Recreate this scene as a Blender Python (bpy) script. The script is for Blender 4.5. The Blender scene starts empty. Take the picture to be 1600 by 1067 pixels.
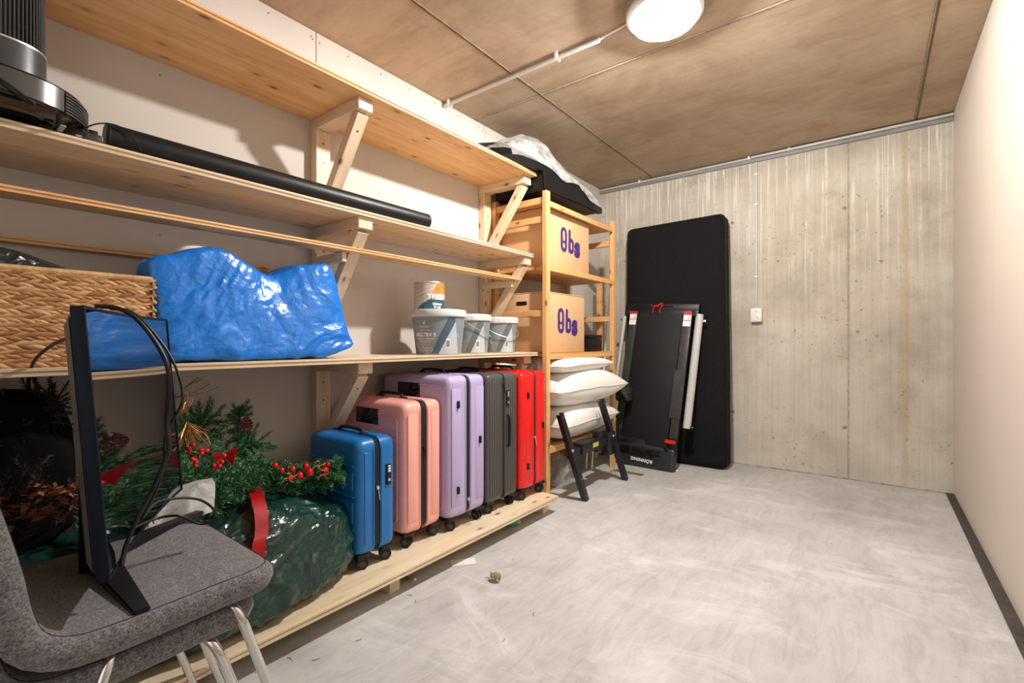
import bpy, bmesh, math, random
from mathutils import Vector, Matrix, noise, Euler
random.seed(7)
R = math.radians
S = bpy.context.scene
C = S.collection

# ---------------------------------------------------------------- camera, world, light, exposure
F_PX = 737.0
YAW = math.atan(566 / 737.0)
cam = bpy.data.cameras.new('camera')
cam.sensor_width = 36.0
cam.lens = F_PX / 1600 * 36.0
cam.clip_start = 0.02
co = bpy.data.objects.new('camera', cam)
co.location = (0, 0, 1.0)
co.rotation_euler = (R(90), 0, YAW)
C.objects.link(co)
S.camera = co
w = bpy.data.worlds.new('world')
w.use_nodes = True
w.node_tree.nodes['Background'].inputs[0].default_value = (1.0, 0.93, 0.86, 1)
w.node_tree.nodes['Background'].inputs[1].default_value = 0.3
S.world = w
S.view_settings.view_transform = 'Standard'
S.view_settings.look = 'None'
S.view_settings.exposure = 0.5
S.view_settings.gamma = 1.0
S.view_settings.use_curve_mapping = False
LAMP = Vector((-0.735, 2.06, 2.49))


def add_light(name, typ, loc, energy, col, rot=(0, 0, 0), **kw):
    l = bpy.data.lights.new(name, typ)
    l.energy = energy
    l.color = col
    for k, v in kw.items():
        setattr(l, k, v)
    o = bpy.data.objects.new(name, l)
    o.location = loc
    o.rotation_euler = rot
    C.objects.link(o)
    return o


# added white fill light behind the camera, in front of the door opening
add_light('fill_light', 'AREA', (-0.35, -0.72, 1.35), 3, (1.0, 0.99, 0.98), (R(90), 0, R(8)),
          shape='RECTANGLE', size=0.95, size_y=1.9)
# the ceiling lamp's own light, just under its diffuser
add_light('ceiling_lamp_light', 'POINT', (LAMP.x, LAMP.y, 2.425), 235, (1.0, 0.985, 0.965), shadow_soft_size=0.04)

# ---------------------------------------------------------------- materials
MATS = {}


def srgb(r, g, b):
    f = lambda c: (c / 255 / 12.92) if c / 255 <= 0.04045 else ((c / 255 + 0.055) / 1.055) ** 2.4
    return (f(r), f(g), f(b))


def newmat(name):
    m = bpy.data.materials.new(name)
    m.use_nodes = True
    nt = m.node_tree
    b = nt.nodes['Principled BSDF']
    return m, nt, b


def N(nt, t, **kw):
    n = nt.nodes.new(t)
    for k, v in kw.items():
        if isinstance(k, str) and k.startswith('i_'):
            n.inputs[k[2:].replace('_', ' ')].default_value = v
        else:
            setattr(n, k, v)
    return n


def coords(nt, scale=(1, 1, 1), kind='Object', rnd=False):
    tc = N(nt, 'ShaderNodeTexCoord')
    mp = N(nt, 'ShaderNodeMapping')
    mp.inputs['Scale'].default_value = scale
    nt.links.new(tc.outputs[kind], mp.inputs['Vector'])
    if rnd:
        oi = N(nt, 'ShaderNodeObjectInfo')
        mu = N(nt, 'ShaderNodeMath', operation='MULTIPLY')
        mu.inputs[1].default_value = 37.0
        nt.links.new(oi.outputs['Random'], mu.inputs[0])
        nt.links.new(mu.outputs[0], mp.inputs['Location'])
    return mp.outputs[0]


def noise_tex(nt, vec, scale, detail=4, rough=0.6, dist=0.0):
    n = N(nt, 'ShaderNodeTexNoise')
    n.inputs['Scale'].default_value = scale
    n.inputs['Detail'].default_value = detail
    n.inputs['Roughness'].default_value = rough
    n.inputs['Distortion'].default_value = dist
    nt.links.new(vec, n.inputs['Vector'])
    return n.outputs['Fac']


def ramp(nt, fac, stops):
    r = N(nt, 'ShaderNodeValToRGB')
    e = r.color_ramp.elements
    while len(e) < len(stops):
        e.new(0.5)
    for i, (p, c) in enumerate(stops):
        e[i].position = p
        e[i].color = (*c, 1) if len(c) == 3 else c
    nt.links.new(fac, r.inputs['Fac'])
    return r.outputs['Color']


def mix(nt, a, b, fac, mode='MIX'):
    m = N(nt, 'ShaderNodeMix', data_type='RGBA', blend_type=mode)
    for s, v in ((0, fac), (6, a), (7, b)):
        if hasattr(v, 'is_output'):
            nt.links.new(v, m.inputs[s])
        else:
            m.inputs[s].default_value = v if s == 0 else (*v, 1)
    return m.outputs[2]


def bump(nt, b, h, strength, dist=0.01):
    bp = N(nt, 'ShaderNodeBump')
    bp.inputs['Strength'].default_value = strength
    bp.inputs['Distance'].default_value = dist
    nt.links.new(h, bp.inputs['Height'])
    nt.links.new(bp.outputs[0], b.inputs['Normal'])


def plain(name, col, rough=0.5, metal=0.0, var=0.12, vs=8.0, bs=0.0, bscale=200.0, spec=0.5, coat=0.0):
    if name in MATS:
        return MATS[name]
    m, nt, b = newmat(name)
    v = coords(nt)
    n = noise_tex(nt, v, vs, 3)
    c2 = tuple(x * (1 - var) for x in col)
    c3 = tuple(min(1, x * (1 + var)) for x in col)
    nt.links.new(ramp(nt, n, [(0.3, c2), (0.7, c3)]), b.inputs['Base Color'])
    b.inputs['Roughness'].default_value = rough
    b.inputs['Metallic'].default_value = metal
    b.inputs['Specular IOR Level'].default_value = spec
    b.inputs['Coat Weight'].default_value = coat
    if bs:
        bump(nt, b, noise_tex(nt, v, bscale, 3), bs, 0.002)
    MATS[name] = m
    return m


def wood(name, light, dark, knot=(0.16, 0.07, 0.03), rough=0.5, knots=True):
    m, nt, b = newmat(name)
    v = coords(nt, (1.0, 9.0, 9.0), rnd=True)
    g = noise_tex(nt, v, 2.2, 5, 0.6, 0.6)
    v2 = coords(nt, (0.6, 60.0, 60.0), rnd=True)
    g2 = noise_tex(nt, v2, 3.0, 2, 0.5)
    base = ramp(nt, g, [(0.32, dark), (0.62, light)])
    fine = ramp(nt, g2, [(0.3, (0.82, 0.76, 0.7)), (0.6, (1, 1, 1))])
    col = mix(nt, base, fine, 0.55, 'MULTIPLY')
    if knots:
        v3 = coords(nt, (5.0, 11.0, 11.0), rnd=True)
        vo = N(nt, 'ShaderNodeTexVoronoi')
        vo.inputs['Scale'].default_value = 1.6
        nt.links.new(v3, vo.inputs['Vector'])
        k = ramp(nt, vo.outputs['Distance'], [(0.0, (1, 1, 1)), (0.11, (0.9, 0.9, 0.9)), (0.18, (0.25, 0.2, 0.2)), (0.34, (0, 0, 0))])
        rn = N(nt, 'ShaderNodeSeparateColor')
        nt.links.new(vo.outputs['Color'], rn.inputs[0])
        gt = N(nt, 'ShaderNodeMath', operation='GREATER_THAN')
        gt.inputs[1].default_value = 0.42
        nt.links.new(rn.outputs[0], gt.inputs[0])
        mm = N(nt, 'ShaderNodeMath', operation='MULTIPLY')
        nt.links.new(k, mm.inputs[0])
        nt.links.new(gt.outputs[0], mm.inputs[1])
        col = mix(nt, col, knot, mm.outputs[0])
    nt.links.new(col, b.inputs['Base Color'])
    b.inputs['Roughness'].default_value = rough
    bump(nt, b, g2, 0.12, 0.002)
    return m


def m_floor():
    m, nt, b = newmat('floor_concrete')
    v = coords(nt)
    a = noise_tex(nt, v, 1.6, 7, 0.62, 0.4)
    st = noise_tex(nt, coords(nt, (7.0, 1.6, 1)), 2.4, 6, 0.72, 1.4)
    fine = noise_tex(nt, v, 60, 3, 0.6)
    c = ramp(nt, a, [(0.3, srgb(172, 169, 165)), (0.5, srgb(190, 187, 183)), (0.72, srgb(202, 200, 197))])
    c = mix(nt, c, ramp(nt, st, [(0.33, (0.80, 0.79, 0.78)), (0.5, (0.97, 0.97, 0.97)), (0.66, (1.06, 1.06, 1.06))]), 0.85, 'MULTIPLY')
    # a whiter scuffed patch running out from the back wall
    tc = N(nt, 'ShaderNodeTexCoord')
    ps = noise_tex(nt, coords(nt, (1.2, 2.2, 1)), 1.3, 6, 0.7, 1.0)
    c = mix(nt, c, srgb(222, 220, 217), ramp(nt, ps, [(0.52, (0, 0, 0)), (0.68, (0.6, 0.6, 0.6))]))
    vo = noise_tex(nt, v, 34, 2, 0.5)
    c = mix(nt, c, srgb(112, 106, 98), ramp(nt, vo, [(0.74, (0, 0, 0)), (0.8, (0.55, 0.55, 0.55))]))
    nt.links.new(c, b.inputs['Base Color'])
    nt.links.new(ramp(nt, st, [(0.3, (0.5, 0.5, 0.5)), (0.7, (0.68, 0.68, 0.68))]), b.inputs['Roughness'])
    b.inputs['Specular IOR Level'].default_value = 0.3
    bump(nt, b, st, 0.1, 0.004)
    return m


def m_backwall():
    m, nt, b = newmat('wall_concrete')
    v = coords(nt)
    tc = N(nt, 'ShaderNodeTexCoord')
    sp = N(nt, 'ShaderNodeSeparateXYZ')
    nt.links.new(tc.outputs['Object'], sp.inputs[0])
    a = noise_tex(nt, v, 2.0, 8, 0.65, 0.3)
    c = ramp(nt, a, [(0.3, srgb(172, 162, 147)), (0.5, srgb(194, 184, 168)), (0.7, srgb(207, 199, 185))])
    # fine vertical board marks
    vs = noise_tex(nt, coords(nt, (26, 1, 0.35)), 2.2, 4, 0.6)
    c = mix(nt, c, ramp(nt, vs, [(0.3, (0.86, 0.85, 0.83)), (0.55, (1, 1, 1)), (0.75, (1.07, 1.06, 1.05))]), 0.8, 'MULTIPLY')
    # pale lime runs from the top
    dr = noise_tex(nt, coords(nt, (30, 1, 0.5)), 1.4, 2, 0.5, 0.35)
    top = N(nt, 'ShaderNodeMapRange')
    top.inputs['From Min'].default_value = 1.15
    top.inputs['From Max'].default_value = 2.45
    nt.links.new(sp.outputs['Z'], top.inputs['Value'])
    drm = ramp(nt, dr, [(0.54, (0, 0, 0)), (0.575, (1, 1, 1)), (0.63, (0, 0, 0))])
    mu = N(nt, 'ShaderNodeMath', operation='MULTIPLY')
    nt.links.new(drm, mu.inputs[0])
    nt.links.new(top.outputs[0], mu.inputs[1])
    c = mix(nt, c, srgb(232, 226, 214), mu.outputs[0])
    # rust run near the right corner
    rx = N(nt, 'ShaderNodeMath', operation='ADD')
    rx.inputs[1].default_value = -0.17
    nt.links.new(sp.outputs['X'], rx.inputs[0])
    ax = N(nt, 'ShaderNodeMath', operation='ABSOLUTE')
    nt.links.new(rx.outputs[0], ax.inputs[0])
    wob = noise_tex(nt, v, 5, 5, 0.7)
    wm = N(nt, 'ShaderNodeMath', operation='MULTIPLY')
    wm.inputs[1].default_value = 0.09
    nt.links.new(wob, wm.inputs[0])
    lt = N(nt, 'ShaderNodeMath', operation='LESS_THAN')
    nt.links.new(ax.outputs[0], lt.inputs[0])
    sb = N(nt, 'ShaderNodeMath', operation='SUBTRACT')
    sb.inputs[1].default_value = 0.028
    nt.links.new(wm.outputs[0], sb.inputs[0])
    nt.links.new(sb.outputs[0], lt.inputs[1])
    rr = N(nt, 'ShaderNodeMath', operation='MULTIPLY')
    rr.inputs[1].default_value = 0.38
    nt.links.new(lt.outputs[0], rr.inputs[0])
    c = mix(nt, c, srgb(190, 150, 100), rr.outputs[0])
    # grey mould blotches lower down, pores
    bl = noise_tex(nt, v, 3.2, 9, 0.75)
    c = mix(nt, c, srgb(160, 148, 130), ramp(nt, bl, [(0.52, (0, 0, 0)), (0.72, (0.7, 0.7, 0.7))]))
    low = N(nt, 'ShaderNodeMapRange')
    low.inputs['From Min'].default_value = 0.5
    low.inputs['From Max'].default_value = 0.0
    low.inputs['To Max'].default_value = 0.55
    nt.links.new(sp.outputs['Z'], low.inputs['Value'])
    ln = noise_tex(nt, v, 2.6, 5, 0.7)
    lm = N(nt, 'ShaderNodeMath', operation='MULTIPLY')
    nt.links.new(low.outputs[0], lm.inputs[0])
    nt.links.new(ln, lm.inputs[1])
    c = mix(nt, c, srgb(222, 220, 214), lm.outputs[0])
    po = noise_tex(nt, coords(nt, (1, 1, 1)), 36, 3, 0.55)
    pores = ramp(nt, po, [(0.64, (0, 0, 0)), (0.70, (0.85, 0.85, 0.85))])
    pm = N(nt, 'ShaderNodeMath', operation='MULTIPLY')
    nt.links.new(pores, pm.inputs[0])
    nt.links.new(ramp(nt, noise_tex(nt, v, 1.7, 3), [(0.42, (0.05,) * 3), (0.6, (1, 1, 1))]), pm.inputs[1])
    c = mix(nt, c, srgb(112, 104, 92), pm.outputs[0])
    nt.links.new(c, b.inputs['Base Color'])
    b.inputs['Roughness'].default_value = 0.75
    b.inputs['Specular IOR Level'].default_value = 0.3
    bump(nt, b, vs, 0.25, 0.006)
    return m


def m_ceiling():
    m, nt, b = newmat('ceiling_concrete')
    v = coords(nt, kind='Generated')
    v = coords(nt)
    a = noise_tex(nt, v, 2.2, 8, 0.66, 0.5)
    c = ramp(nt, a, [(0.28, srgb(158, 136, 112)), (0.5, srgb(180, 158, 134)), (0.72, srgb(196, 177, 154))])
    st = noise_tex(nt, coords(nt, (1.2, 6.5, 1)), 2.0, 5, 0.65, 0.5)
    c = mix(nt, c, ramp(nt, st, [(0.33, (0.83, 0.81, 0.79)), (0.55, (1, 1, 1))]), 0.7, 'MULTIPLY')
    ru = noise_tex(nt, v, 5.5, 2, 0.4)
    c = mix(nt, c, srgb(190, 128, 62), ramp(nt, ru, [(0.72, (0, 0, 0)), (0.80, (0.55, 0.55, 0.55))]))
    po = noise_tex(nt, v, 55, 2, 0.5)
    c = mix(nt, c, srgb(105, 92, 76), ramp(nt, po, [(0.70, (0, 0, 0)), (0.78, (0.45, 0.45, 0.45))]))
    nt.links.new(c, b.inputs['Base Color'])
    b.inputs['Roughness'].default_value = 0.7
    b.inputs['Specular IOR Level'].default_value = 0.3
    bump(nt, b, noise_tex(nt, v, 30, 6, 0.7), 0.12, 0.004)
    return m


def m_film(name, col, alpha, rough=0.25):
    m, nt, b = newmat(name)
    v = coords(nt)
    n = noise_tex(nt, v, 16, 5, 0.7)
    nt.links.new(ramp(nt, n, [(0.35, tuple(x * 0.8 for x in col)), (0.65, col)]), b.inputs['Base Color'])
    b.inputs['Roughness'].default_value = rough
    nt.links.new(ramp(nt, n, [(0.35, (alpha * 0.55,) * 3), (0.65, (min(1, alpha * 1.3),) * 3)]), b.inputs['Alpha'])
    bump(nt, b, noise_tex(nt, v, 40, 5, 0.7), 0.5, 0.006)
    return m


def m_crinkle(name, col, rough=0.25, s=9.0, strength=0.8, dist=0.012, weave=False, var=0.25, spec=0.5):
    m, nt, b = newmat(name)
    v = coords(nt)
    nz = N(nt, 'ShaderNodeTexNoise')
    nz.inputs['Scale'].default_value = s * 0.6
    nz.inputs['Detail'].default_value = 3
    nt.links.new(v, nz.inputs['Vector'])
    vm = N(nt, 'ShaderNodeVectorMath', operation='MULTIPLY_ADD')
    vm.inputs[1].default_value = (0.16, 0.16, 0.16)
    nt.links.new(nz.outputs['Color'], vm.inputs[0])
    nt.links.new(v, vm.inputs[2])
    vo = N(nt, 'ShaderNodeTexVoronoi', feature='F1', distance='MANHATTAN')
    vo.inputs['Scale'].default_value = s
    nt.links.new(vm.outputs[0], vo.inputs['Vector'])
    vo2 = N(nt, 'ShaderNodeTexVoronoi', feature='F1', distance='MANHATTAN')
    vo2.inputs['Scale'].default_value = s * 2.3
    nt.links.new(vm.outputs[0], vo2.inputs['Vector'])
    ad = N(nt, 'ShaderNodeMath', operation='ADD')
    nt.links.new(vo.outputs['Distance'], ad.inputs[0])
    mu = N(nt, 'ShaderNodeMath', operation='MULTIPLY')
    mu.inputs[1].default_value = 0.35
    nt.links.new(vo2.outputs['Distance'], mu.inputs[0])
    nt.links.new(mu.outputs[0], ad.inputs[1])
    bump(nt, b, ad.outputs[0], strength, dist)
    n = noise_tex(nt, v, 5, 4, 0.6)
    c = ramp(nt, n, [(0.3, tuple(x * (1 - var) for x in col)), (0.7, tuple(min(1, x * (1 + var)) for x in col))])
    if weave:
        ck = N(nt, 'ShaderNodeTexChecker')
        ck.inputs['Scale'].default_value = 380
        ck.inputs['Color1'].default_value = (1, 1, 1, 1)
        ck.inputs['Color2'].default_value = (0.72, 0.75, 0.8, 1)
        nt.links.new(v, ck.inputs['Vector'])
        c = mix(nt, c, ck.outputs['Color'], 0.8, 'MULTIPLY')
    nt.links.new(c, b.inputs['Base Color'])
    b.inputs['Roughness'].default_value = rough
    b.inputs['Specular IOR Level'].default_value = spec
    return m


def m_fabric(name, a, bcol, scale=260, rough=0.95):
    m, nt, b = newmat(name)
    v = coords(nt)
    n = noise_tex(nt, coords(nt, (1, 1, 1)), scale, 4, 0.75)
    n2 = noise_tex(nt, v, 45, 5, 0.75)
    c = ramp(nt, n, [(0.36, a), (0.64, bcol)])
    c = mix(nt, c, ramp(nt, n2, [(0.35, (0.62,) * 3), (0.65, (1.3,) * 3)]), 0.7, 'MULTIPLY')
    nt.links.new(c, b.inputs['Base Color'])
    b.inputs['Roughness'].default_value = rough
    b.inputs['Sheen Weight'].default_value = 0.25
    bump(nt, b, n, 0.5, 0.003)
    return m


M_FLOOR, M_BACK, M_CEIL = m_floor(), m_backwall(), m_ceiling()
M_DRY = plain('plasterboard', srgb(203, 194, 185), 0.85, var=0.035, vs=3, bs=0.08, bscale=60)
M_CREAM = plain('cream_panel', srgb(208, 197, 183), 0.5, var=0.02, vs=2, spec=0.3)
M_SEAM = plain('concrete_seam', srgb(138, 122, 102), 0.9, var=0.3, vs=30, bs=0.5, bscale=90)
M_DARKSILL = plain('worn_dark_sill', srgb(66, 58, 52), 0.7, var=0.45, vs=22, bs=0.3, bscale=120)
W_PINE = wood('pine_board', srgb(236, 192, 138), srgb(222, 166, 108))
W_PALE = wood('pale_spruce', srgb(229, 207, 178), srgb(214, 187, 154))
W_DECK = wood('deck_spruce', srgb(232, 214, 184), srgb(218, 194, 158))
W_RACK = wood('oiled_pine', srgb(228, 178, 118), srgb(212, 156, 96))
M_BLACK = plain('black_plastic', (0.008, 0.008, 0.0085), 0.42, var=0.1, spec=0.35)
M_BLACKG = plain('glossy_black', (0.008, 0.008, 0.01), 0.1, var=0.05)
M_STEELB = plain('black_steel', (0.006, 0.007, 0.010), 0.35, var=0.2, bs=0.1)
M_GREYP = plain('grey_plastic', srgb(150, 150, 150), 0.45)
M_DKGREY = plain('dark_grey_plastic', srgb(60, 60, 62), 0.38)
M_WHITE = plain('white_plastic', srgb(232, 230, 226), 0.4, var=0.03)
M_PVC = plain('pvc_conduit', srgb(205, 203, 198), 0.4, var=0.05)
M_CHROME = plain('chrome', (0.75, 0.73, 0.7), 0.12, 1.0, var=0.05)
M_SILVER = plain('silver_metal', (0.72, 0.71, 0.7), 0.35, 0.85, var=0.05)
M_CARD = plain('cardboard', srgb(213, 170, 126), 0.85, var=0.04, vs=5, bs=0.1, bscale=80)
M_PURPLE = plain('purple_print', srgb(66, 38, 112), 0.6)
M_RED = plain('red_satin', srgb(205, 18, 22), 0.5)
M_SCREW = plain('screw_head', (0.12, 0.11, 0.1), 0.5, 0.6)
M_FELT = m_fabric('grey_felt', srgb(58, 56, 61), srgb(138, 133, 134))
M_MATT = m_fabric('black_mattress_cloth', (0.003, 0.003, 0.0035), (0.012, 0.0115, 0.012), 180)
M_MATT.node_tree.nodes['Principled BSDF'].inputs['Sheen Weight'].default_value = 0.0
M_MATT.node_tree.nodes['Principled BSDF'].inputs['Specular IOR Level'].default_value = 0.2
M_PILLOW = plain('white_cotton', srgb(236, 232, 226), 0.85, var=0.03, bs=0.35, bscale=25)

# ---------------------------------------------------------------- geometry helpers


def setp(o, label=None, cat=None, group=None, kind=None):
    if label:
        o['label'] = label
    if cat:
        o['category'] = cat
    if group:
        o['group'] = group
    if kind:
        o['kind'] = kind
    return o


def O(name, bm, mat, parent=None, smooth=35, label=None, cat=None, group=None, kind=None, mtx=None):
    me = bpy.data.meshes.new(name)
    bmesh.ops.recalc_face_normals(bm, faces=bm.faces)
    bm.to_mesh(me)
    bm.free()
    if smooth:
        for p in me.polygons:
            p.use_smooth = True
        me.set_sharp_from_angle(angle=R(smooth))
    for m in (mat if isinstance(mat, (list, tuple)) else [mat]):
        me.materials.append(m)
    o = bpy.data.objects.new(name, me)
    C.objects.link(o)
    if parent:
        o.parent = parent
    if mtx is not None:
        o.matrix_local = mtx
    return setp(o, label, cat, group, kind)


def thing(name, label, cat, loc=(0, 0, 0), rot=(0, 0, 0), group=None):
    o = bpy.data.objects.new(name, None)
    o.empty_display_size = 0.05
    C.objects.link(o)
    o.location = loc
    o.rotation_euler = rot
    return setp(o, label, cat, group)


def dup(root, loc=None, rot=None, label=None):
    r = root.copy()
    C.objects.link(r)
    if loc is not None:
        r.location = loc
    if rot is not None:
        r.rotation_euler = rot
    if label:
        r['label'] = label
    for ch in list(root.children):
        c = ch.copy()
        C.objects.link(c)
        c.parent = r
        for g in list(ch.children):
            d = g.copy()
            C.objects.link(d)
            d.parent = c
    return r


def merge(bm, tmp, mtx=None, mi=0):
    if mtx is not None:
        bmesh.ops.transform(tmp, matrix=mtx, verts=tmp.verts)
    me = bpy.data.meshes.new('t')
    for f in tmp.faces:
        f.material_index = mi
    tmp.to_mesh(me)
    tmp.free()
    bm.from_mesh(me)
    bpy.data.meshes.remove(me)
    return bm


def B():
    return bmesh.new()


def box(bm, c, s, r=0.0, seg=2, mtx=None, mi=0):
    t = bmesh.new()
    bmesh.ops.create_cube(t, size=1)
    bmesh.ops.scale(t, vec=s, verts=t.verts)
    if r > 0:
        bmesh.ops.bevel(t, geom=t.edges[:], offset=min(r, min(s) * 0.49), segments=seg, profile=0.5, affect='EDGES')
    m = Matrix.Translation(c)
    if mtx is not None:
        m = mtx @ m
    return merge(bm, t, m, mi)


def bx(lo, hi, r=0.0, seg=2):
    bm = bmesh.new()
    c = [(a + b) / 2 for a, b in zip(lo, hi)]
    return box(bm, c, [abs(b - a) for a, b in zip(lo, hi)], r, seg)


def addbx(bm, lo, hi, r=0.0, seg=2, mi=0):
    c = [(a + b) / 2 for a, b in zip(lo, hi)]
    return box(bm, c, [abs(b - a) for a, b in zip(lo, hi)], r, seg, mi=mi)


def cyl(bm, c, r1, r2, h, seg=32, axis='Z', bev=0.0, mi=0):
    t = bmesh.new()
    bmesh.ops.create_cone(t, cap_ends=True, segments=seg, radius1=r1, radius2=r2, depth=h)
    if bev:
        es = [e for e in t.edges if abs(e.verts[0].co.z - e.verts[1].co.z) < 1e-6]
        bmesh.ops.bevel(t, geom=es, offset=bev, segments=2, profile=0.5, affect='EDGES')
    m = Matrix.Translation(c)
    if axis == 'X':
        m = m @ Matrix.Rotation(R(90), 4, 'Y')
    elif axis == 'Y':
        m = m @ Matrix.Rotation(R(90), 4, 'X')
    elif isinstance(axis, Vector):
        m = m @ axis.to_track_quat('Z', 'Y').to_matrix().to_4x4()
    return merge(bm, t, m, mi)


def lathe(bm, prof, seg=40, c=(0, 0, 0), mi=0):
    """prof: list of (r, z)"""
    rings = []
    for r, z in prof:
        rings.append([bm.verts.new((c[0] + r * math.cos(2 * math.pi * i / seg), c[1] + r * math.sin(2 * math.pi * i / seg), c[2] + z)) for i in range(seg)])
    for a, b in zip(rings, rings[1:]):
        for i in range(seg):
            f = bm.faces.new((a[i], a[(i + 1) % seg], b[(i + 1) % seg], b[i]))
            f.material_index = mi
    for rg, flip in ((rings[0], True), (rings[-1], False)):
        if (rg[0].co - rg[1].co).length > 1e-5:
            f = bm.faces.new(list(reversed(rg)) if flip else rg)
            f.material_index = mi
    return bm


def catmull(pts, n=8):
    P = [Vector(p) for p in pts]
    P = [P[0] * 2 - P[1]] + P + [P[-1] * 2 - P[-2]]
    out = []
    for i in range(1, len(P) - 2):
        a, b, c, d = P[i - 1:i + 3]
        for k in range(n):
            t = k / n
            out.append(0.5 * ((2 * b) + (c - a) * t + (2 * a - 5 * b + 4 * c - d) * t * t + (3 * b - a - 3 * c + d) * t ** 3))
    out.append(P[-2])
    return out


def tube(bm, pts, r, seg=10, smooth=8, closed=False, flat=1.0, mi=0):
    if smooth:
        pts = catmull(pts, smooth)
    pts = [Vector(p) for p in pts]
    n = len(pts)
    up = None
    rings = []
    for i, p in enumerate(pts):
        t = (pts[min(i + 1, n - 1)] - pts[max(i - 1, 0)]).normalized()
        if up is None:
            up = Vector((0, 0, 1)) if abs(t.z) < 0.9 else Vector((1, 0, 0))
        x = (up - t * up.dot(t)).normalized()
        up = x
        y = t.cross(x)
        rr = r[i] if isinstance(r, (list, tuple)) else r
        rings.append([bm.verts.new(p + (x * math.cos(2 * math.pi * k / seg) * flat + y * math.sin(2 * math.pi * k / seg)) * rr) for k in range(seg)])
    for a, b in zip(rings, rings[1:]):
        for k in range(seg):
            f = bm.faces.new((a[k], a[(k + 1) % seg], b[(k + 1) % seg], b[k]))
            f.material_index = mi
    if not closed:
        bm.faces.new(list(reversed(rings[0]))).material_index = mi
        bm.faces.new(rings[-1]).material_index = mi
    return bm


def bar(name, p0, p1, wd, ht, mat, parent=None, r=0.002, up=(0, 0, 1), label=None):
    """square timber with its grain (local X) from p0 to p1"""
    p0, p1 = Vector(p0), Vector(p1)
    L = (p1 - p0).length
    x = (p1 - p0).normalized()
    u = Vector(up)
    y = u.cross(x).normalized()
    z = x.cross(y)
    m = Matrix((x, y, z)).transposed().to_4x4()
    m.translation = (p0 + p1) / 2
    return O(name, bx((-L / 2, -wd / 2, -ht / 2), (L / 2, wd / 2, ht / 2), r, 1), mat, parent, mtx=m, label=label)


def text_bm(s, size, bold=0.0, depth=0.0, mirror=False, spacing=1.0):
    cu = bpy.data.curves.new('t', 'FONT')
    cu.body = s
    cu.size = size
    cu.offset = bold
    cu.extrude = depth
    cu.resolution_u = 3
    cu.space_character = spacing
    cu.align_x = 'CENTER'
    cu.align_y = 'CENTER'
    ob = bpy.data.objects.new('t', cu)
    C.objects.link(ob)
    dg = bpy.context.evaluated_depsgraph_get()
    me = bpy.data.meshes.new_from_object(ob.evaluated_get(dg))
    bm = bmesh.new()
    bm.from_mesh(me)
    bpy.data.objects.remove(ob)
    bpy.data.curves.remove(cu)
    bpy.data.meshes.remove(me)
    return bm


def grid_patch(bm, quad, nu, nv, f, mi=0):
    """bilinear patch over 4 (u,v) corners mapped by f(u,v)->xyz"""
    a, b, c, d = quad
    vs = []
    for j in range(nv + 1):
        row = []
        for i in range(nu + 1):
            s, t = i / nu, j / nv
            u = (a[0] * (1 - s) + b[0] * s) * (1 - t) + (d[0] * (1 - s) + c[0] * s) * t
            v = (a[1] * (1 - s) + b[1] * s) * (1 - t) + (d[1] * (1 - s) + c[1] * s) * t
            row.append(bm.verts.new(f(u, v)))
        vs.append(row)
    for j in range(nv):
        for i in range(nu):
            bm.faces.new((vs[j][i], vs[j][i + 1], vs[j + 1][i + 1], vs[j + 1][i])).material_index = mi
    return bm


_fr = random.Random(99)
_FD = [(Vector((_fr.gauss(0, 1), _fr.gauss(0, 1), _fr.gauss(0, 1))).normalized(), f_, a_) for f_, a_ in ((0.55, 0.42), (0.8, 0.36), (1.15, 0.26), (1.6, 0.2), (2.3, 0.13), (3.1, 0.09))]


def fold(p, s, seed=0.0):
    """crumple height: crossing sharp-creased triangle waves, warped, so flat facets meet in creases"""
    q = Vector(p) * s * 0.5 + Vector((seed, seed * 1.7, seed * 0.6))
    wv = noise.noise_vector(q * 0.45)
    h = 0.0
    for d, f_, a_ in _FD:
        x = (q.dot(d) + wv.dot(d) * 1.6) * f_ + d.x * 3
        tri = abs((x % 1.0) * 2 - 1) * 2 - 1
        am = 0.55 + 0.9 * abs(noise.noise(q * 0.7 + d * 5))
        h += tri * a_ * am
    return h


def blob(size, n=40, k=4.0, amp=0.02, s=6.0, seed=1.0, shape=None, flat_bottom=True):
    """crumpled sack: superellipsoid shell displaced by folds; base at z=0"""
    t = bmesh.new()
    bmesh.ops.create_cube(t, size=2)
    bmesh.ops.subdivide_edges(t, edges=t.edges[:], cuts=n, use_grid_fill=True)
    hx, hy, hz = [a / 2 for a in size]
    for v in t.verts:
        c = v.co
        L = (abs(c.x) ** k + abs(c.y) ** k + abs(c.z) ** k) ** (1 / k)
        d = c / L
        p = Vector((d.x * hx, d.y * hy, d.z * hz))
        nrm = Vector((d.x / hx, d.y / hy, d.z / hz)).normalized()
        p += nrm * fold(p, s, seed) * amp
        p.z += hz
        if shape:
            p = shape(p)
        if flat_bottom and p.z < 0.004:
            p.z = 0.002 + 0.001 * random.random()
        v.co = p
    return t


# ---------------------------------------------------------------- the setting
X0, X1, Y0, Y1, ZC = -2.13, 0.41, -0.80, 4.20, 2.49
SEAM_X, SEAM_Y, SEAM_X2 = -1.605, 2.36, 0.225

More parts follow.
